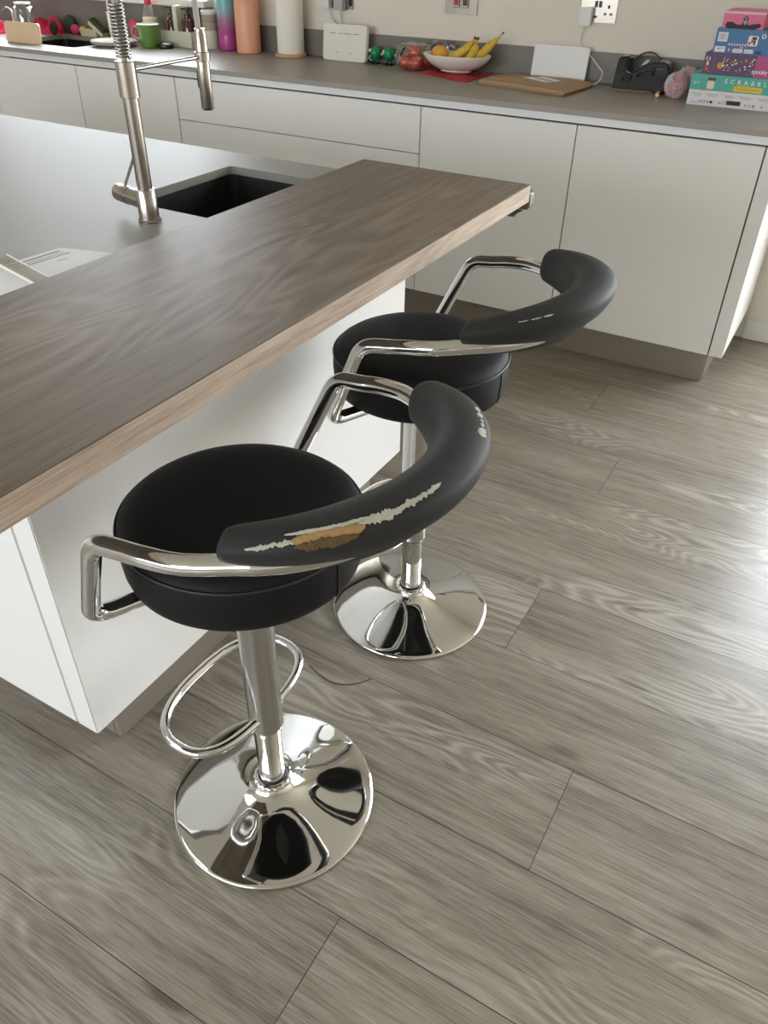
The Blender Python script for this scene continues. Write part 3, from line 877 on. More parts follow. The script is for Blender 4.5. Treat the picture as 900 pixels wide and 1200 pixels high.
# bottom white box
o = gamebox(0.132, 0.470, ZC0, 0.9365, 0.25, M['whitebox'], 'white box with small grey print, bottom of the game box stack')
it = []
random.seed(3)
for (xa, wa) in ((0.010, 0.04), (0.060, 0.045), (0.118, 0.04), (0.168, 0.045), (0.225, 0.05), (0.29, 0.035)):
    for r_ in range(3): it.append((xa + 0.003 * r_, xa + wa * random.uniform(0.7, 1), 0.0365 - r_ * 0.0035, 0.0378 - r_ * 0.0035))
for r_ in range(2): it.append((0.010, 0.036, 0.010 - r_ * 0.0035, 0.0112 - r_ * 0.0035))
for xa in (0.040, 0.105, 0.190, 0.243): it.append((xa, xa + 0.007, 0.009, 0.016, 0.003))
for r_ in range(3): it.append((0.113, 0.128, 0.010 + r_ * 0.0035, 0.0112 + r_ * 0.0035)); it.append((0.2, 0.212, 0.008 + r_ * 0.0035, 0.0092 + r_ * 0.0035))
prints('small_print', it, M['greyprint'], o)
prints('dark_label', [(0.131, 0.177, 0.009, 0.022, 0.001), (0.076, 0.086, 0.009, 0.017, 0.0035), (0.006, 0.0075, 0.0375, 0.039), (0.052, 0.0535, 0.0375, 0.039), (0.108, 0.111, 0.0385, 0.041), (0.160, 0.162, 0.0375, 0.039)], M['darkink'], o)
prints('orange_mark', [(0.216, 0.224, 0.008, 0.016)], M['orangeprint'], o)
text('lettering', 'CE', 0.048, -0.0004, 0.009, 0.012, M['darkink'], o)
prints('recycling_mark', [(0.066, 0.073, 0.009, 0.017, 0.001)], M['greyprint'], o)
# teal word game box
o = gamebox(0.131, 0.456, 0.9372, 0.984, 0.25, M['tealbox'], 'teal word game box with white and yellow lettering, second from the bottom')
text('title', 'SCRABBLE', 0.1115, -0.0004, 0.0245, 0.0185, M['paper'], o, 2.05)
text('lettering', 'DY', 0.011, -0.0004, 0.016, 0.011, M['paper'], o, 1.5)
prints('yellow_banner', [(0.144, 0.235, 0.003, 0.0195, 0.004), (0.150, 0.196, 0.0185, 0.0215, 0.0012)], M['yellowprint'], o)
bm = bmesh.new()
tube(bm, [(0.149 + 0.0021 * i, -0.0007, 0.0112 + 0.0042 * math.sin(i * 1.35) * (0.7 + 0.3 * math.sin(i * 0.7))) for i in range(39)], 0.0006, 5)
fin('banner_script', bm, M['brownprint'], o)
prints('pale_patch', [(0.056, 0.080, 0.004, 0.028, 0.006)], M['cream'], o)
prints('brown_patch', [(0.055, 0.083, 0.030, 0.038, 0.0035)], M['bananabrown'], o)
# purple box
o = gamebox(0.160, 0.470, 0.9847, 1.048, 0.24, M['purplebox'], 'dark purple game box with small orange and white pictures, middle of the stack')
prints('magenta_end', [(0.165, 0.31, 0.0, 0.063)], M['magenta'], o)
prints('orange_disc', [(0.045, 0.064, 0.018, 0.037, 0.0094)], M['orangeprint'], o, -0.0007)
prints('red_patch', [(0.007, 0.019, 0.010, 0.024, 0.005)], M['redprint'], o)
it = [(0.010, 0.017, 0.026, 0.038, 0.003), (0.007, 0.010, 0.040, 0.051), (0.016, 0.019, 0.040, 0.051), (0.020, 0.0225, 0.008, 0.0095)]
random.seed(11)
for i in range(26):
    x = random.uniform(0.052, 0.155); z = random.uniform(0.014, 0.050); it.append((x, x + random.uniform(0.002, 0.007), z, z + random.uniform(0.002, 0.005), 0.001))
prints('white_pictures', it, M['whitebox'], o, -0.0014)
it = []
for i in range(14):
    x = random.uniform(0.070, 0.155); z = random.uniform(0.012, 0.045); it.append((x, x + random.uniform(0.003, 0.007), z, z + random.uniform(0.003, 0.008), 0.001))
prints('orange_pictures', it, M['orangeprint'], o, -0.0007)
text('title', 'spooky', 0.158, -0.0010, 0.012, 0.019, M['paper'], o, 0.9)
prints('spine_line', [(0.0325, 0.0333, 0.0, 0.062)], M['magenta'], o)
# blue box
o = gamebox(0.180, 0.460, 1.0485, 1.119, 0.22, M['bluebox'], 'blue game box with barcode and white labels, below the pink box')
prints('white_label', [(0.008, 0.038, 0.033, 0.059, 0.001), (0.005, 0.038, 0.003, 0.019, 0.001), (0.062, 0.094, 0.004, 0.015, 0.004), (0.099, 0.126, 0.004, 0.015, 0.001), (0.103, 0.134, 0.025, 0.054, 0.005), (0.142, 0.156, 0.047, 0.060, 0.006)], M['whitebox'], o)
prints('barcode', [(0.0125 + 0.0032 * i, 0.0125 + 0.0032 * i + random.choice((0.0012, 0.0020)), 0.038, 0.055) for i in range(7)], M['greyprint'], o, -0.0007)
prints('dark_picture', [(0.115, 0.129, 0.043, 0.051), (0.122, 0.127, 0.028, 0.042)], M['darkink'], o, -0.0007)
prints('red_picture', [(0.106, 0.113, 0.029, 0.036), (0.113, 0.121, 0.034, 0.042), (0.146, 0.152, 0.050, 0.0575), (0.012, 0.022, 0.010, 0.012)], M['redprint'], o, -0.0007)
prints('pale_print', [(0.045 + 0.0085 * i, 0.050 + 0.0085 * i, 0.023, 0.0295, 0.001) for i in range(7)] + [(0.083, 0.094, 0.0175, 0.020), (0.047, 0.053, 0.007, 0.014, 0.002)], M['pinkpale'], o)
prints('navy_label', [(0.134, 0.152, 0.003, 0.012)], M['navyprint'], o)
prints('small_print', [(0.064, 0.092, 0.007, 0.0085), (0.064, 0.088, 0.0105, 0.012), (0.102, 0.122, 0.008, 0.010), (0.010, 0.034, 0.013, 0.015)], M['greyprint'], o, -0.0007)
# pink box
o = gamebox(0.191, 0.319, 1.1195, 1.167, 0.17, M['pinkbox'], 'small bright pink box with black figures, top of the game box stack')
prints('pale_lid_edge', [(0.0, 0.128, 0.0405, 0.0472)], M['pinkpale'], o)
bm = bmesh.new()
prism(bm, [(0.014, 0.0), (0.104, 0.0), (0.118, 0.006), (0.121, 0.013), (0.112, 0.017), (0.094, 0.014), (0.082, 0.010), (0.076, 0.020), (0.079, 0.029), (0.070, 0.036), (0.062, 0.029), (0.064, 0.020), (0.058, 0.010), (0.042, 0.012), (0.030, 0.018), (0.014, 0.017), (0.010, 0.009)], -0.0006, 0, lambda x, z, h: (x, h, z))
fin('black_figure', bm, M['darkink'], o)
prints('grey_figure', [(0.0655, 0.0755, 0.012, 0.024, 0.003), (0.067, 0.074, 0.0265, 0.031, 0.0015)], M['greyprint'], o, -0.0007)
boxo('red_side', (0.1281, 0.1288, 0.003, 0.168, 0.001, 0.046), M['reddark'], o)

# fluffy pompom
def fluffy(bm, c, r, sq, n, ln, seed, mi=0, mi2=1):
    random.seed(seed)
    bmesh.ops.create_icosphere(bm, subdivisions=3, radius=r * 0.86, matrix=Matrix.Translation(c) @ Matrix.Diagonal((*sq, 1)))
    for i in range(n):
        z = random.uniform(-1, 1); a = random.uniform(0, 2 * PI); q = math.sqrt(1 - z * z)
        d = Vector((q * math.cos(a), q * math.sin(a), z))
        p = Vector(c) + Vector((d.x * sq[0], d.y * sq[1], d.z * sq[2])) * r * 0.84
        dd = (d + Vector((random.uniform(-.5, .5), random.uniform(-.5, .5), random.uniform(-.6, .4)))).normalized()
        l = ln * random.uniform(0.6, 1.2); u = dd.orthogonal().normalized() * 0.0011; v = dd.cross(u).normalized() * 0.0011
        mid = p + dd * l * 0.55; tip = p + dd * l + Vector((0, 0, -l * 0.25))
        b0 = [bm.verts.new(p + x) for x in (u, v * 0.9 - u * 0.5, -v * 0.9 - u * 0.5)]
        b1 = [bm.verts.new(mid + x * 0.8) for x in (u, v * 0.9 - u * 0.5, -v * 0.9 - u * 0.5)]
        t = bm.verts.new(tip)
        k = mi2 if (d.x < -0.3 and d.z > 0.05) else mi
        for j in range(3):
            bm.faces.new((b0[j], b0[(j + 1) % 3], b1[(j + 1) % 3], b1[j])).material_index = k
            bm.faces.new((b1[j], b1[(j + 1) % 3], t)).material_index = k
bm = bmesh.new()
fluffy(bm, (0, 0, 0.043), 0.040, (0.88, 0.85, 1.0), 1500, 0.013, 5)
fluffy(bm, (0.022, 0.06, 0.072), 0.026, (1.2, 1.0, 0.8), 700, 0.012, 6)
random.seed(7)
o = fin('pompom', bm, [M['fluff'], M['fluffgrey']], smooth=True, loc=(0.064, 0.415, ZC0 - 0.001), angle=60)
tag(o, 'fluffy pink and grey pompom between the black bag and the game boxes', 'pompom')

# black patent bag
o = empty('patent_bag', (-0.176, 0.46, ZC0), 'glossy black patent bag with a brass tube at its foot', 'bag')
prof = [(-0.006, 0.0), (0.161, 0.0), (0.198, 0.002), (0.200, 0.02), (0.193, 0.094), (0.170, 0.103), (0.132, 0.100), (0.100, 0.088), (0.075, 0.073), (0.055, 0.062), (0.043, 0.062), (0.040, 0.076), (0.044, 0.110), (0.036, 0.112), (0.006, 0.109), (0.001, 0.075), (-0.003, 0.03)]
bm = bmesh.new(); prism(bm, prof, 0.0, 0.07, lambda x, z, h: (x, h, z))
b = fin('body', bm, M['patent'], o, bevel=0.006, segs=3)
bm = bmesh.new()
for a_, b_ in (((0.030, 0.030), (0.060, 0.050)), ((0.085, 0.048), (0.140, 0.078))):
    pts = catmull([(a_[0], -0.002, a_[1]), (a_[0] + 0.006, -0.0035, a_[1] + 0.014), ((a_[0] + b_[0]) / 2, -0.0035, (a_[1] + b_[1]) / 2 + 0.008), (b_[0], -0.003, b_[1]), (b_[0] - 0.003, -0.002, b_[1] - 0.018)], 6)
    tube(bm, pts, 0.0042, 8)
fin('welt', bm, M['patent'], o, smooth=True, angle=180)
boxo('gusset', (0.150, 0.196, -0.014, -0.0005, 0.002, 0.086), M['patent'], o, bevel=0.005)
tubeo('gold_edge', [(0.004, -0.0015, 0.003), (0.146, -0.0015, 0.003)], 0.0016, M['brass'], o, 8)
bm = bmesh.new(); tube(bm, [(0.178, -0.022, 0.0075), (0.187, -0.078, 0.0075)], 0.0072, 20)
fin('brass_tube', bm, M['brass'], o, smooth=True, angle=50)
o = empty('glass_dish', (-0.08, 0.552, ZC0), 'dark rimmed clear glass dish upright behind the black patent bag', 'dish')
mt = Matrix.Translation((0, 0, 0.062)) @ Matrix.Rotation(math.radians(82), 4, 'X')
latheo('bowl', [(0.010, -0.006), (0.034, -0.004), (0.052, 0.006), (0.059, 0.016), (0.057, 0.016), (0.050, 0.008), (0.033, -0.001), (0.0, -0.001)], M['glass'], o, 40, mtx=mt)
tubeo('rim', [tuple(mt @ Vector((0.058 * math.cos(2 * PI * i / 40), 0.058 * math.sin(2 * PI * i / 40), 0.0185))) for i in range(40)], 0.0025, M['black'], o, 8, True)

# white tablet-like panel leaning on the upstand
pm = Matrix.Translation((-0.428, 0.545, ZC0 + 0.003)) @ Matrix.Rotation(math.radians(-9), 4, 'X')
o = empty('flat_device', (0, 0, 0), 'pale grey-white rounded flat device leaning on the upstand behind the parcel', 'device')
o.matrix_world = pm
bm = bmesh.new(); prism(bm, rrect(-0.113, 0.113, 0.0, 0.118, 0.012), 0.0, 0.014, lambda x, z, h: (x, h, z))
fin('shell', bm, M['whitecool'], o, bevel=0.002)
boxo('foot_strip', (-0.08, 0.08, 0.003, 0.011, -0.0022, -0.0003), M['greyplastic'], o)

# cardboard parcel
o = empty('cardboard_parcel', (-0.45, 0.36, ZC0), 'flat brown cardboard parcel with a white address label', 'parcel', rz=0.0)
P = [(-0.199, -0.084), (-0.193, 0.145), (0.10, 0.165), (0.200, 0.112), (0.178, -0.172)]
bm = bmesh.new()
lo = [(x * 0.965, y * 0.965) for x, y in P]
a = [bm.verts.new((x, y, 0.0)) for x, y in lo]; b = [bm.verts.new((x, y, 0.009)) for x, y in P]; c = [bm.verts.new((x * 0.94, y * 0.94, 0.017)) for x, y in P]
n = len(P); bm.faces.new(a[::-1]); bm.faces.new(c)
for l0, l1 in ((a, b), (b, c)):
    for i in range(n): bm.faces.new((l0[i], l0[(i + 1) % n], l1[(i + 1) % n], l1[i]))
fin('card_sleeve', bm, M['card'], o, bevel=0.0008)
bm = bmesh.new(); prism(bm, [(-0.062, 0.060), (0.030, -0.002), (0.068, 0.032), (0.088, 0.090), (0.022, 0.135), (-0.010, 0.110)], 0.0174, 0.0180)
bm.free()
bm = bmesh.new(); prism(bm, [(-0.070, 0.062), (0.045, -0.006), (0.082, 0.062), (-0.010, 0.122)], 0.0173, 0.0179)
lb = fin('address_label', bm, M['paper'], o)
bm = bmesh.new()
for i in range(5): 
    x = -0.035 + 0.018 * i; y = 0.070 - 0.011 * i
    prism(bm, [(x, y), (x + 0.012, y - 0.007), (x + 0.024, y + 0.014), (x + 0.012, y + 0.021)], 0.0179, 0.0182)
fin('print_block', bm, M['ink'], lb)
bm = bmesh.new(); prism(bm, [(-0.187, -0.066), (0.165, -0.150), (0.166, -0.144), (-0.187, -0.060)], 0.01705, 0.0175)
fin('fold_line', bm, M['cardedge'], o)
o = boxo('red_tag', (-0.62, -0.575, 0.535, 0.565, ZC0, ZC0 + 0.004), M['red'])
tag(o, 'small red scrap on the counter behind the cardboard parcel', 'tag')

# fruit bowl on red cloth
bm = bmesh.new()
CP = [(-0.965, 0.385), (-0.86, 0.345), (-0.745, 0.285), (-0.70, 0.40), (-0.715, 0.545), (-0.85, 0.560), (-0.955, 0.53)]
nx, ny = 30, 24; gr = []
for i in range(nx + 1):
    row = []
    for j in range(ny + 1):
        u, v = i / nx, j / ny
        x = -0.965 + 0.265 * u - 0.01 * v; y = 0.385 + 0.165 * v - 0.10 * u * (1 - v) + 0.01 * math.sin(7 * u)
        z = 0.0075 + 0.004 * noise.noise(Vector((u * 5, v * 5, 1))) + 0.0035 * math.sin(u * 9 + v * 5)
        e_ = min(u, 1 - u, v, 1 - v)
        z *= min(1, e_ * 8 + 0.25)
        row.append(bm.verts.new((x, y, ZC0 + 0.001 + max(z, 0.0005))))
    gr.append(row)
for i in range(nx):
    for j in range(ny): bm.faces.new((gr[i][j], gr[i + 1][j], gr[i + 1][j + 1], gr[i][j + 1]))
bot = [gr[i][0] for i in range(nx + 1)] + [gr[nx][j] for j in range(1, ny + 1)] + [gr[i][ny] for i in range(nx - 1, -1, -1)] + [gr[0][j] for j in range(ny - 1, 0, -1)]
bb = [bm.verts.new((v.co.x, v.co.y, ZC0)) for v in bot]
for i in range(len(bot)): bm.faces.new((bot[i], bot[(i + 1) % len(bot)], bb[(i + 1) % len(bot)], bb[i]))
bm.faces.new(bb)
tag(fin('red_cloth', bm, M['redcloth'], smooth=True, angle=60), 'folded deep red cloth lying under the fruit bowl', 'cloth')
o = empty('fruit_bowl', (-0.827, 0.45, ZC0 + 0.0125), 'shallow oval white ceramic bowl holding fruit on the red cloth', 'bowl')
bm = bmesh.new()
lathe(bm, [(0.062, 0.0), (0.066, 0.001), (0.067, 0.006), (0.085, 0.011), (0.112, 0.024), (0.130, 0.038), (0.142, 0.052), (0.1455, 0.059), (0.1435, 0.061), (0.139, 0.055), (0.126, 0.041), (0.108, 0.029), (0.085, 0.018), (0.05, 0.013), (0.0, 0.012)], 64)
for v in bm.verts: v.co.y *= 0.72
fin('shell', bm, M['ceramic'], o, smooth=True, angle=50)
o = sphereo('orange', (0, 0, 0), 0.037, M['orange'], loc=(-0.912, 0.468, ZC0 + 0.064), sq=(1.02, 1.0, 0.92))
tag(o, 'yellow-orange fruit on the left side of the white bowl', 'fruit')
sphereo('stem_scar', (0, 0, 0.034), 0.004, M['bananabrown'], o, seg=10)
def banana(pts, rr, label, m, mtip, tipr):
    p = catmull(pts, 6); n = len(p)
    bm = bmesh.new()
    rads = []
    for i in range(n):
        t = i / (n - 1)
        rads.append(rr * (min(1, 0.35 + t * 4) if t < 0.2 else (1.0 if t < 0.72 else max(tipr, 1 - (t - 0.72) * 4.2))))
    tube(bm, p, rads, 8)
    o = fin('banana', bm, m, smooth=True, angle=60)
    tag(o, label, 'banana', 'bananas in the fruit bowl')
    tubeo('stem_tip', [p[-1], p[-1] + (p[-1] - p[-2]).normalized() * 0.009], rr * tipr * 1.05, mtip, o, 8)
bz = ZC0
banana([(-0.850, 0.440, bz + 0.052), (-0.822, 0.438, bz + 0.072), (-0.785, 0.452, bz + 0.097), (-0.764, 0.470, bz + 0.128)], 0.0165, 'front banana of the bunch, its dark stem tip pointing up', M['banana'], M['black'], 0.28)
banana([(-0.835, 0.475, bz + 0.056), (-0.805, 0.474, bz + 0.076), (-0.775, 0.480, bz + 0.100), (-0.758, 0.488, bz + 0.125)], 0.0160, 'middle banana of the bunch, hidden partly by the front one', M['banana'], M['bananabrown'], 0.3)
banana([(-0.775, 0.430, bz + 0.052), (-0.760, 0.436, bz + 0.070), (-0.752, 0.455, bz + 0.095), (-0.756, 0.478, bz + 0.122)], 0.0155, 'spotted banana leaning towards the middle of the bowl', M['banana'], M['bananabrown'], 0.3)
banana([(-0.772, 0.468, bz + 0.054), (-0.738, 0.470, bz + 0.074), (-0.710, 0.485, bz + 0.098), (-0.664, 0.512, bz + 0.148)], 0.0165, 'rightmost banana with a long thin curved stem', M['banana'], M['bananabrown'], 0.17)

# bag of tomatoes
for i, (x, y, z, r_) in enumerate(((-1.062, 0.455, 0.026, 0.027), (-1.012, 0.450, 0.028, 0.029), (-1.045, 0.500, 0.028, 0.028), (-0.993, 0.503, 0.027, 0.027), (-1.036, 0.476, 0.067, 0.0255))):
    o = sphereo('tomato', (0, 0, 0), r_, M['tomato'], loc=(x, y, ZC0 + z + 0.001), sq=(1, 1, 0.94))
    tag(o, ['front left red tomato inside the clear bag', 'front right red tomato inside the clear bag', 'rear left red tomato inside the clear bag', 'rear right red tomato inside the clear bag', 'topmost red tomato inside the clear bag'][i], 'tomato', 'tomatoes in the clear bag')
bm = bmesh.new()
bmesh.ops.create_icosphere(bm, subdivisions=5, radius=1)
for v in bm.verts:
    c = v.co.copy()
    x = math.copysign(abs(c.x) ** 0.55, c.x) * 0.070; y = math.copysign(abs(c.y) ** 0.6, c.y) * 0.064
    z = 0.050 + math.copysign(abs(c.z) ** 0.55, c.z) * 0.047
    k = 1 + 0.12 * noise.noise(c * 3.2) + 0.05 * noise.noise(c * 9)
    v.co = Vector((x * k, y * k, max(0.0, z * (1 + 0.06 * noise.noise(c * 5)))))
o = fin('plastic_bag', bm, M['film'], smooth=True, angle=180, loc=(-1.036, 0.478, ZC0))
tag(o, 'crinkled clear plastic bag of tomatoes left of the fruit bowl', 'bag')
tubeo('tie', catmull([(-0.03, -0.066, 0.052), (-0.024, -0.070, 0.066), (-0.018, -0.068, 0.078), (-0.012, -0.06, 0.085)], 5), 0.0028, M['black'], o, 8)
bm = bmesh.new()
bmesh.ops.create_icosphere(bm, subdivisions=4, radius=1)
for v in bm.verts:
    c = v.co.copy(); k = 1 + 0.25 * noise.noise(c * 2.8) + 0.12 * noise.noise(c * 8)
    v.co = Vector((c.x * 0.095 * k, c.y * 0.013 * k, 0.052 + c.z * 0.050 * k))
o = fin('plastic_bag', bm, M['film'], smooth=True, angle=180, loc=(-0.935, 0.563, ZC0 - 0.0))
tag(o, 'empty crumpled clear plastic bag against the upstand behind the bowl', 'bag')

# green wind-up toys
for i, (x, lab) in enumerate(((-1.258, 'small round green wind-up toy nearer the router'), (-1.190, 'small round green wind-up toy nearer the tomato bag'))):
    o = empty('green_toy', (x, 0.535, ZC0), lab, 'toy', 'green toys beside the router')
    sphereo('body', (0, 0, 0.040), 0.0265, M['green'], o, (0.95, 0.9, 1.05))
    for s_ in (-1, 1): boxo('foot', (s_ * 0.011 - 0.008, s_ * 0.011 + 0.008, -0.022, 0.012, 0.0002, 0.007), M['black'], o, bevel=0.002)
    for s_ in (-1, 1): tubeo('leg', [(s_ * 0.010, 0, 0.006), (s_ * 0.009, 0, 0.018)], 0.003, M['black'], o, 8)
    sphereo('eye', (-0.020, -0.012, 0.050), 0.0065, M['ceramic'], o, seg=12)
    tubeo('wind_key', catmull([(0.024, 0, 0.040), (0.033, 0.0, 0.040), (0.036, 0, 0.047), (0.033, 0, 0.033), (0.028, 0, 0.040)], 4), 0.0015, M['whitecool'], o, 6)

# white router
o = empty('router', (-1.405, 0.505, ZC0), 'white flat router standing upright on the counter below the sockets', 'router')
mt = Matrix.Translation((0, 0, 0.002)) @ Matrix.Rotation(math.radians(-6), 4, 'X')
bm = bmesh.new(); prism(bm, rrect(-0.112, 0.112, 0.0, 0.139, 0.014), 0.0, 0.024, lambda x, z, h: mt @ Vector((x, h, z)))
fin('shell', bm, M['white'], o, bevel=0.003)
bm = bmesh.new()
for x0, x1 in ((-0.078, -0.048), (-0.026, -0.012), (-0.006, 0.034), (0.042, 0.074)): box(bm, x0, x1, -0.0008, 0.0002, 0.1030, 0.1052, 0, mt)
fin('indicator_slots', bm, M['led'], o)
bm = bmesh.new(); box(bm, -0.038, -0.030, -0.0008, 0.0002, 0.1025, 0.1058, 0, mt)
fin('indicator_light', bm, M['ceramic'], o)
bm = bmesh.new()
for x0, x1 in ((-0.045, -0.028), (0.030, 0.040)): box(bm, x0, x1, -0.0006, 0.0002, 0.030, 0.0325, 0, mt)
fin('button_marks', bm, M['greyprint'], o)
bm = bmesh.new(); prism(bm, rrect(-0.07, 0.07, 0.0, 0.03, 0.008), -0.0022, -0.0002)
fin('foot', bm, M['greyplastic'], o, loc=(0, 0, 0.0024))
tubeo('cable_loop', catmull([(0.110, 0.02, 0.045), (0.128, 0.022, 0.056), (0.131, 0.02, 0.036), (0.120, 0.018, 0.022), (0.132, 0.02, 0.012)], 5), 0.002, M['cable'], o, 8)

# electrical fittings on the back wall
def plate(name, x0, x1, z0, z1, label, cat):
    o = empty(name, ((x0 + x1) / 2, 0.5995, (z0 + z1) / 2), label, cat)
    hw, hh = (x1 - x0) / 2, (z1 - z0) / 2
    bm = bmesh.new(); box(bm, -hw, hw, -0.0035, -0.0002, -hh, hh)
    fin('face_plate', bm, M['steel'], o, bevel=0.0012)
    boxo('back_box', (-hw + 0.003, hw + 0.001, -0.0002 - 0.0002, 0.0001, -hh + 0.001, hh - 0.001), M['black'], o)
    return o, hw, hh
o, hw, hh = plate('light_switch', -0.965, -0.818, 1.087, 1.173, 'double steel light switch with two rockers above the fruit bowl', 'switch')
for sx_ in (-0.020, 0.020):
    s_ = boxo('rocker', (sx_ - 0.015, sx_ + 0.015, -0.0075, -0.0036, -0.020, 0.020), M['satin'], o, bevel=0.002)
    boxo('rocker_face', (sx_ - 0.010, sx_ + 0.010, -0.0083, -0.0076, -0.012, 0.012), M['redprint'] if sx_ < 0 else M['bananabrown'], s_)
for sx_ in (-0.058, 0.058):
    latheo('screw', [(0.004, 0), (0.004, 0.001), (0.0, 0.001)], M['steel'], o, 12, mtx=Matrix.Translation((sx_, -0.0036, 0)) @ Matrix.Rotation(PI / 2, 4, 'X'))
def socket(o, cx, pins=True):
    for (x0, x1, z0, z1) in ((cx - 0.004, cx + 0.004, 0.003, 0.014), (cx - 0.016, cx - 0.006, -0.018, -0.011), (cx + 0.006, cx + 0.016, -0.018, -0.011)):
        boxo('pin_slot', (x0, x1, -0.0042, -0.0036, z0, z1), M['black'], o)
o, hw, hh = plate('wall_socket', -0.385, -0.245, 1.089, 1.175, 'steel double wall socket with a white charger, right of the switch', 'socket')
socket(o, 0.038)
for x_ in (-0.012, 0.004):
    boxo('rocker', (x_ - 0.0055, x_ + 0.0055, -0.007, -0.0036, 0.006, 0.026), M['black'], o, bevel=0.001)
boxo('rating_mark', (-0.018, -0.004, -0.0042, -0.0036, -0.028, -0.021), M['darkink'], o)
o, hw, hh = plate('wall_socket', -1.560, -1.410, 1.078, 1.164, 'steel double wall socket with two plugs above the router', 'socket')
for x_ in (-0.010, 0.062):
    boxo('socket_switch', (x_ - 0.008, x_ + 0.008, -0.006, -0.0036, -0.030, 0.02), M['black'], o, bevel=0.001)
def plug(x, z, w_, d_, h_, m, label):
    o = empty('plug', (x, 0.5955, z), label, 'plug')
    bm = bmesh.new(); prism(bm, rrect(-w_ / 2, w_ / 2, -h_ / 2, h_ / 2, 0.006), -d_ - 0.0008, -0.0008, lambda a, b, h: (a, h, b))
    fin('housing', bm, m, o, bevel=0.002)
    return o
o = plug(-0.356, 1.108, 0.045, 0.026, 0.060, M['whitecool'], 'white phone charger plug in the right hand socket')
tubeo('cable', catmull([(0.0, -0.016, -0.030), (-0.006, -0.014, -0.055), (-0.010, -0.008, -0.080), (-0.002, -0.008, -0.105)], 6), 0.0019, M['cable'], o, 8)
o = plug(-1.538, 1.106, 0.040, 0.030, 0.052, M['whitecool'], 'white plug at the left side of the socket above the router')
tubeo('cable', catmull([(0.010, -0.014, -0.026), (0.012, -0.012, -0.045), (0.022, -0.010, -0.065), (0.045, -0.012, -0.085), (0.06, -0.02, -0.12)], 6), 0.0022, M['cable'], o, 8)
o = plug(-1.468, 1.104, 0.044, 0.034, 0.058, M['greyplastic'], 'grey plug at the right side of the socket above the router')
tubeo('cable', catmull([(0.0, -0.016, -0.029), (0.003, -0.014, -0.050), (0.005, -0.012, -0.075), (0.006, -0.02, -0.12)], 6), [0.0035] * 3 + [0.0022] * 16, M['greyplastic'], o, 8)
o = tubeo('white_cable', catmull([(-0.312, 0.556, 0.985), (-0.295, 0.540, 0.978), (-0.262, 0.520, 0.955), (-0.236, 0.505, 0.935), (-0.240, 0.480, 0.908), (-0.275, 0.475, 0.893), (-0.30, 0.50, 0.892)], 6), 0.002, M['cable'], None, 8)
tag(o, 'thin white cable looping on the counter beside the leaning device', 'cable')

# paper towel roll
o = empty('kitchen_roll', (-1.692, 0.510, ZC0), 'tall white kitchen roll on a round wooden stand', 'kitchen roll')
latheo('stand', [(0.0, 0.0002), (0.070, 0.0002), (0.072, 0.003), (0.072, 0.012), (0.070, 0.0145), (0.0, 0.0145)], M['lightwood'], o, 48)
latheo('paper_roll', [(0.020, 0.015), (0.060, 0.015), (0.0605, 0.018), (0.0605, 0.262), (0.0595, 0.265), (0.020, 0.265)], M['roll'], o, 48)
latheo('post', [(0.011, 0.0147), (0.011, 0.305), (0.014, 0.308), (0.014, 0.318), (0.0, 0.322)], M['lightwood'], o, 20)
# bottles
o = empty('water_bottle', (-1.925, 0.500, ZC0), 'peach water bottle left of the kitchen roll', 'bottle')
latheo('body', [(0.052, 0.0), (0.056, 0.003), (0.0565, 0.010), (0.0555, 0.196), (0.052, 0.208), (0.046, 0.214)], M['peach'], o, 48)
latheo('cap', [(0.050, 0.2142), (0.052, 0.217), (0.052, 0.245), (0.048, 0.252), (0.0, 0.253)], M['peach'], o, 40)
o = empty('water_bottle', (-2.060, 0.520, ZC0), 'tall teal to magenta gradient water bottle beside the peach bottle', 'bottle')
latheo('body', [(0.040, 0.0), (0.045, 0.003), (0.0460, 0.010), (0.0460, 0.062), (0.0455, 0.064), (0.0460, 0.066), (0.0450, 0.215), (0.040, 0.238)], M['gradient'], o, 48)
latheo('cap', [(0.036, 0.2382), (0.038, 0.241), (0.038, 0.270), (0.034, 0.275), (0.0, 0.276)], M['black'], o, 40)
# soap caddy with two amber bottles
o = empty('soap_caddy', (-2.335, 0.500, ZC0), 'cream open caddy with a tall middle handle holding two soap bottles', 'caddy')
bm = bmesh.new()
box(bm, -0.095, 0.095, -0.040, 0.040, 0.0, 0.004)
for b in ((-0.095, 0.095, -0.040, -0.036, 0.004, 0.066), (-0.095, 0.095, 0.036, 0.040, 0.004, 0.066), (-0.095, -0.091, -0.036, 0.036, 0.004, 0.066), (0.091, 0.095, -0.036, 0.036, 0.004, 0.066)): box(bm, *b)
fin('tray', bm, M['caddy'], o, bevel=0.001)
bm = bmesh.new(); prism(bm, rrect(-0.012, 0.012, 0.0045, 0.170, 0.006), -0.035, 0.035, lambda x, z, h: (x, h, z))
fin('handle', bm, M['caddy'], o, bevel=0.001)
for i, (dx, lab) in enumerate(((-0.052, 'amber pump bottle in the caddy, left of its handle'), (0.052, 'amber pump bottle in the caddy, right of its handle'))):
    b = empty('soap_bottle', (-2.335 + dx, 0.500, ZC0 + 0.0045), lab, 'bottle', 'amber soap bottles in the caddy')
    latheo('body', [(0.0, 0.0), (0.030, 0.0), (0.033, 0.004), (0.033, 0.094), (0.028, 0.108), (0.014, 0.116), (0.013, 0.124)], M['amber'], b, 32)
    latheo('pump', [(0.014, 0.1242), (0.014, 0.132), (0.006, 0.134), (0.005, 0.150), (0.009, 0.151), (0.009, 0.158), (0.0, 0.159)], M['black'], b, 20)
    tubeo('spout', [(0, 0, 0.154), (-0.022, -0.008, 0.154), (-0.027, -0.010, 0.147)], 0.0035, M['black'], b, 8)
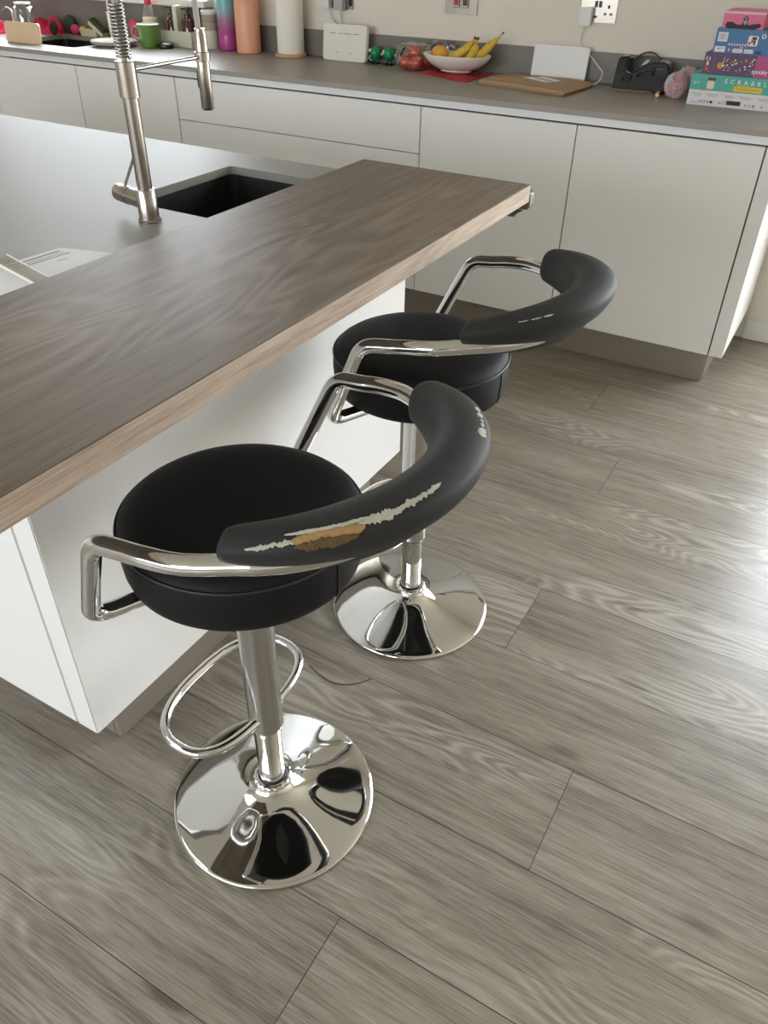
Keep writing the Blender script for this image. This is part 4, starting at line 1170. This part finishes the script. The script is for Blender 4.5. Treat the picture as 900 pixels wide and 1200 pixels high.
# container behind the spray head
o = empty('storage_jar', (-2.170, 0.525, ZC0), 'beige jar with a pale lid right of the soap caddy', 'jar')
latheo('body', [(0.0, 0.0), (0.036, 0.0), (0.038, 0.004), (0.038, 0.074), (0.0365, 0.076)], M['caddy'], o, 32)
latheo('band', [(0.038, 0.0765), (0.0385, 0.078), (0.0385, 0.108), (0.0365, 0.110)], M['beige'], o, 32)
latheo('neck', [(0.036, 0.1105), (0.037, 0.112), (0.037, 0.140)], M['beige'], o, 32)
latheo('lid', [(0.039, 0.1405), (0.040, 0.142), (0.040, 0.152), (0.034, 0.158), (0.0, 0.159)], M['ceramic'], o, 32)
# green mug
o = empty('green_mug', (-2.424, 0.372, ZC0), 'green mug with a white rim beside the plates', 'mug')
latheo('cup', [(0.0, 0.0), (0.036, 0.0), (0.040, 0.004), (0.046, 0.040), (0.051, 0.085), (0.0525, 0.094)], M['greenmug'], o, 40)
latheo('rim', [(0.0525, 0.0943), (0.0530, 0.097), (0.0505, 0.098), (0.048, 0.088), (0.043, 0.04), (0.037, 0.008), (0.0, 0.007)], M['ceramic'], o, 40)
tubeo('handle', catmull([(-0.050, -0.012, 0.080), (-0.070, -0.022, 0.079), (-0.080, -0.028, 0.056), (-0.068, -0.022, 0.036), (-0.046, -0.012, 0.030)], 6), 0.0065, M['greenmug'], o, 12)
o = empty('clear_bottle', (-2.500, 0.470, ZC0), 'clear plastic bottle with a red cap behind the green mug', 'bottle')
latheo('body', [(0.0, 0.0), (0.030, 0.0), (0.034, 0.006), (0.034, 0.105), (0.030, 0.130), (0.018, 0.158), (0.014, 0.168)], M['glass'], o, 32)
latheo('cap', [(0.0155, 0.166), (0.0165, 0.168), (0.0165, 0.186), (0.0, 0.187)], M['red'], o, 24)
latheo('label_band', [(0.0345, 0.078), (0.0349, 0.079), (0.0349, 0.112), (0.0345, 0.113)], M['cream'], o, 32)
o = latheo('black_dish', [(0.0, 0.0), (0.034, 0.0), (0.038, 0.006), (0.037, 0.018), (0.028, 0.023), (0.0, 0.024)], M['black'], None, 32, loc=(-2.342, 0.392, ZC0))
tag(o, 'low black round dish on the counter right of the green mug', 'dish')
# plates
for i, lab in enumerate(('lower white plate of the pair by the wall sink', 'upper white plate of the pair by the wall sink')):
    o = latheo('plate', [(0.0, 0.0), (0.060, 0.0), (0.065, 0.003), (0.090, 0.008), (0.112, 0.015), (0.1135, 0.0175), (0.110, 0.0175), (0.088, 0.0105), (0.062, 0.0055), (0.0, 0.005)], M['ceramic'], None, 64, loc=(-2.602 + 0.003 * i, 0.315, ZC0 + 0.0068 * i), angle=50)
    tag(o, lab, 'plate', 'white plates by the wall sink')
# pink pouch behind
bm = bmesh.new(); bmesh.ops.create_icosphere(bm, subdivisions=4, radius=1)
for v in bm.verts:
    c = v.co.copy(); k = 1 + 0.18 * noise.noise(c * 3)
    v.co = Vector((c.x * 0.030 * k, c.y * 0.016 * k, 0.046 + math.copysign(abs(c.z) ** 0.7, c.z) * 0.046))
tag(fin('pink_cloth', bm, M['pink'], smooth=True, angle=180, loc=(-2.665, 0.520, ZC0)), 'bright pink folded cloth behind the plates and tap spring', 'cloth')
# wall sink tap
o = empty('sink_tap', (-2.83, 0.528, ZC0), 'brushed steel tap behind the black wall sink', 'tap')
latheo('base', [(0.026, 0.0), (0.026, 0.004), (0.022, 0.006), (0.022, 0.120), (0.019, 0.122)], M['steel'], o, 32)
tubeo('spout', roundpath([(0, 0, 0.122), (0, 0, 0.33), (0, -0.19, 0.33), (0, -0.19, 0.25)], 0.05), 0.012, M['steel'], o, 16)
tubeo('lever', [(0.022, 0, 0.085), (0.060, -0.004, 0.092)], 0.005, M['steel'], o, 10)
# scrubber and caddy, cream box
o = empty('washing_brush', (-2.905, 0.505, ZC0 + 0.043), 'dark green scrubbing pad propped on the cream box', 'brush')
o.rotation_euler = (0, math.radians(32), 0)
boxo('pad', (-0.052, 0.052, -0.022, 0.022, 0.006, 0.024), M['olive'], o, bevel=0.006)
boxo('backing', (-0.052, 0.052, -0.022, 0.022, -0.012, 0.0056), M['cream'], o, bevel=0.003)
o = boxo('cream_box', (-0.058, 0.058, -0.028, 0.028, 0.0, 0.034), M['cream'], None, bevel=0.003, loc=(-2.985, 0.535, ZC0))
tag(o, 'low cream rectangular box behind the wall sink', 'box')
o = sphereo('sponge', (0, 0, 0.024), 0.026, M['pink'], None, (1.2, 0.8, 0.9), loc=(-3.112, 0.540, ZC0))
tag(o, 'small pink rounded sponge behind the wall sink', 'sponge')
o = sphereo('sponge', (0, 0, 0.022), 0.024, M['yellow'], None, (1.0, 0.8, 0.9), loc=(-3.060, 0.545, ZC0))
tag(o, 'small yellow rounded sponge beside the pink one', 'sponge')
# chopping board standing in the sink edge
bm = bmesh.new(); prism(bm, rrect(-0.122, 0.122, 0.0, 0.088, 0.014), 0.0, 0.014, lambda x, z, h: (x, h, z))
o = fin('chopping_board', bm, M['boardwood'], bevel=0.002, loc=(-3.020, 0.118, ZC0))
o.rotation_euler = (math.radians(-6), 0, 0)
tag(o, 'pale wooden chopping board standing on edge before the wall sink', 'chopping board')
# upturned glass jar and tap
o = empty('glass_jar', (-3.262, 0.355, ZC0 + 0.002), 'tall clear glass jar upside down behind the chopping board', 'jar')
latheo('body', [(0.052, 0.0), (0.055, 0.004), (0.0550, 0.100), (0.048, 0.124), (0.030, 0.136), (0.0, 0.138), (0.0, 0.134), (0.028, 0.132), (0.045, 0.121), (0.052, 0.10), (0.052, 0.004)], M['glass'], o, 40)
latheo('base_ring', [(0.032, 0.1375), (0.040, 0.138), (0.040, 0.146), (0.030, 0.147), (0.030, 0.139)], M['ceramic'], o, 32)
o = empty('steel_hook', (-3.385, 0.38, ZC0), 'small bent steel spout at the far left of the counter', 'spout')
tubeo('tube', roundpath([(0, 0, 0.0), (0, 0, 0.105), (-0.03, -0.01, 0.118), (-0.05, -0.02, 0.10)], 0.02), 0.006, M['steel'], o, 10)
latheo('flange', [(0.0, 0.0), (0.016, 0.0), (0.016, 0.004), (0.007, 0.006)], M['steel'], o, 20)
# crumpled cloths
def heap(name, c, sx_, sy_, h, m, label, seed):
    bm = bmesh.new(); nx, ny = 40, 26; gr = []
    for i in range(nx + 1):
        row = []
        for j in range(ny + 1):
            u, v = 2 * i / nx - 1, 2 * j / ny - 1
            e_ = max(0.0, 1 - (abs(u) ** 2.4 + abs(v) ** 2.4))
            n1 = noise.noise(Vector((u * 2.6 + seed, v * 2.2, seed))); n2 = abs(noise.noise(Vector((u * 6 + seed, v * 5, 3.3))))
            z = h * (e_ ** 0.45) * (0.72 + 0.65 * n1 - 0.35 * n2)
            row.append(bm.verts.new((c[0] + u * sx_ * (1 + 0.1 * n1), c[1] + v * sy_, ZC0 + max(z, 0.0006))))
        gr.append(row)
    for i in range(nx):
        for j in range(ny): bm.faces.new((gr[i][j], gr[i + 1][j], gr[i + 1][j + 1], gr[i][j + 1]))
    bot = [gr[i][0] for i in range(nx + 1)] + [gr[nx][j] for j in range(1, ny + 1)] + [gr[i][ny] for i in range(nx - 1, -1, -1)] + [gr[0][j] for j in range(ny - 1, 0, -1)]
    bb = [bm.verts.new((v.co.x, v.co.y, ZC0)) for v in bot]
    for i in range(len(bot)): bm.faces.new((bot[i], bot[(i + 1) % len(bot)], bb[(i + 1) % len(bot)], bb[i]))
    bm.faces.new(bb)
    return tag(fin(name, bm, m, smooth=True, angle=80), label, 'cloth')
heap('tea_towel', (-3.56, 0.36), 0.13, 0.10, 0.070, M['pinkcloth'], 'crumpled bright red cloth at the left edge of the counter', 2.0)
heap('tea_towel', (-3.31, 0.520), 0.11, 0.055, 0.075, M['pinkcloth'], 'crumpled red and dark cloth behind the upturned glass jar', 5.5)
o = sphereo('cloth_bundle', (0, 0, 0), 0.03, M['darkcloth'], None, (0.9, 0.5, 1.1), bumpy=0.3, bs=2, loc=(-3.17, 0.448, ZC0 + 0.036))
tag(o, 'dark grey bundle of cloth beside the red towel', 'cloth')
o = sphereo('oval_dish', (0, 0, 0), 0.045, M['olive'], None, (0.9, 0.35, 0.95), loc=(-3.165, 0.555, ZC0 + 0.043))
tag(o, 'dark oval dish leaning on the splashback behind the sink', 'dish')

# ------------------------------------------------------------------ colour management
vs_ = sc.view_settings
sc.display_settings.display_device = 'sRGB'
vs_.view_transform = 'Standard'
vs_.look = 'None'
vs_.gamma = 1.0
vs_.use_curve_mapping = False
vs_.exposure = 0.8
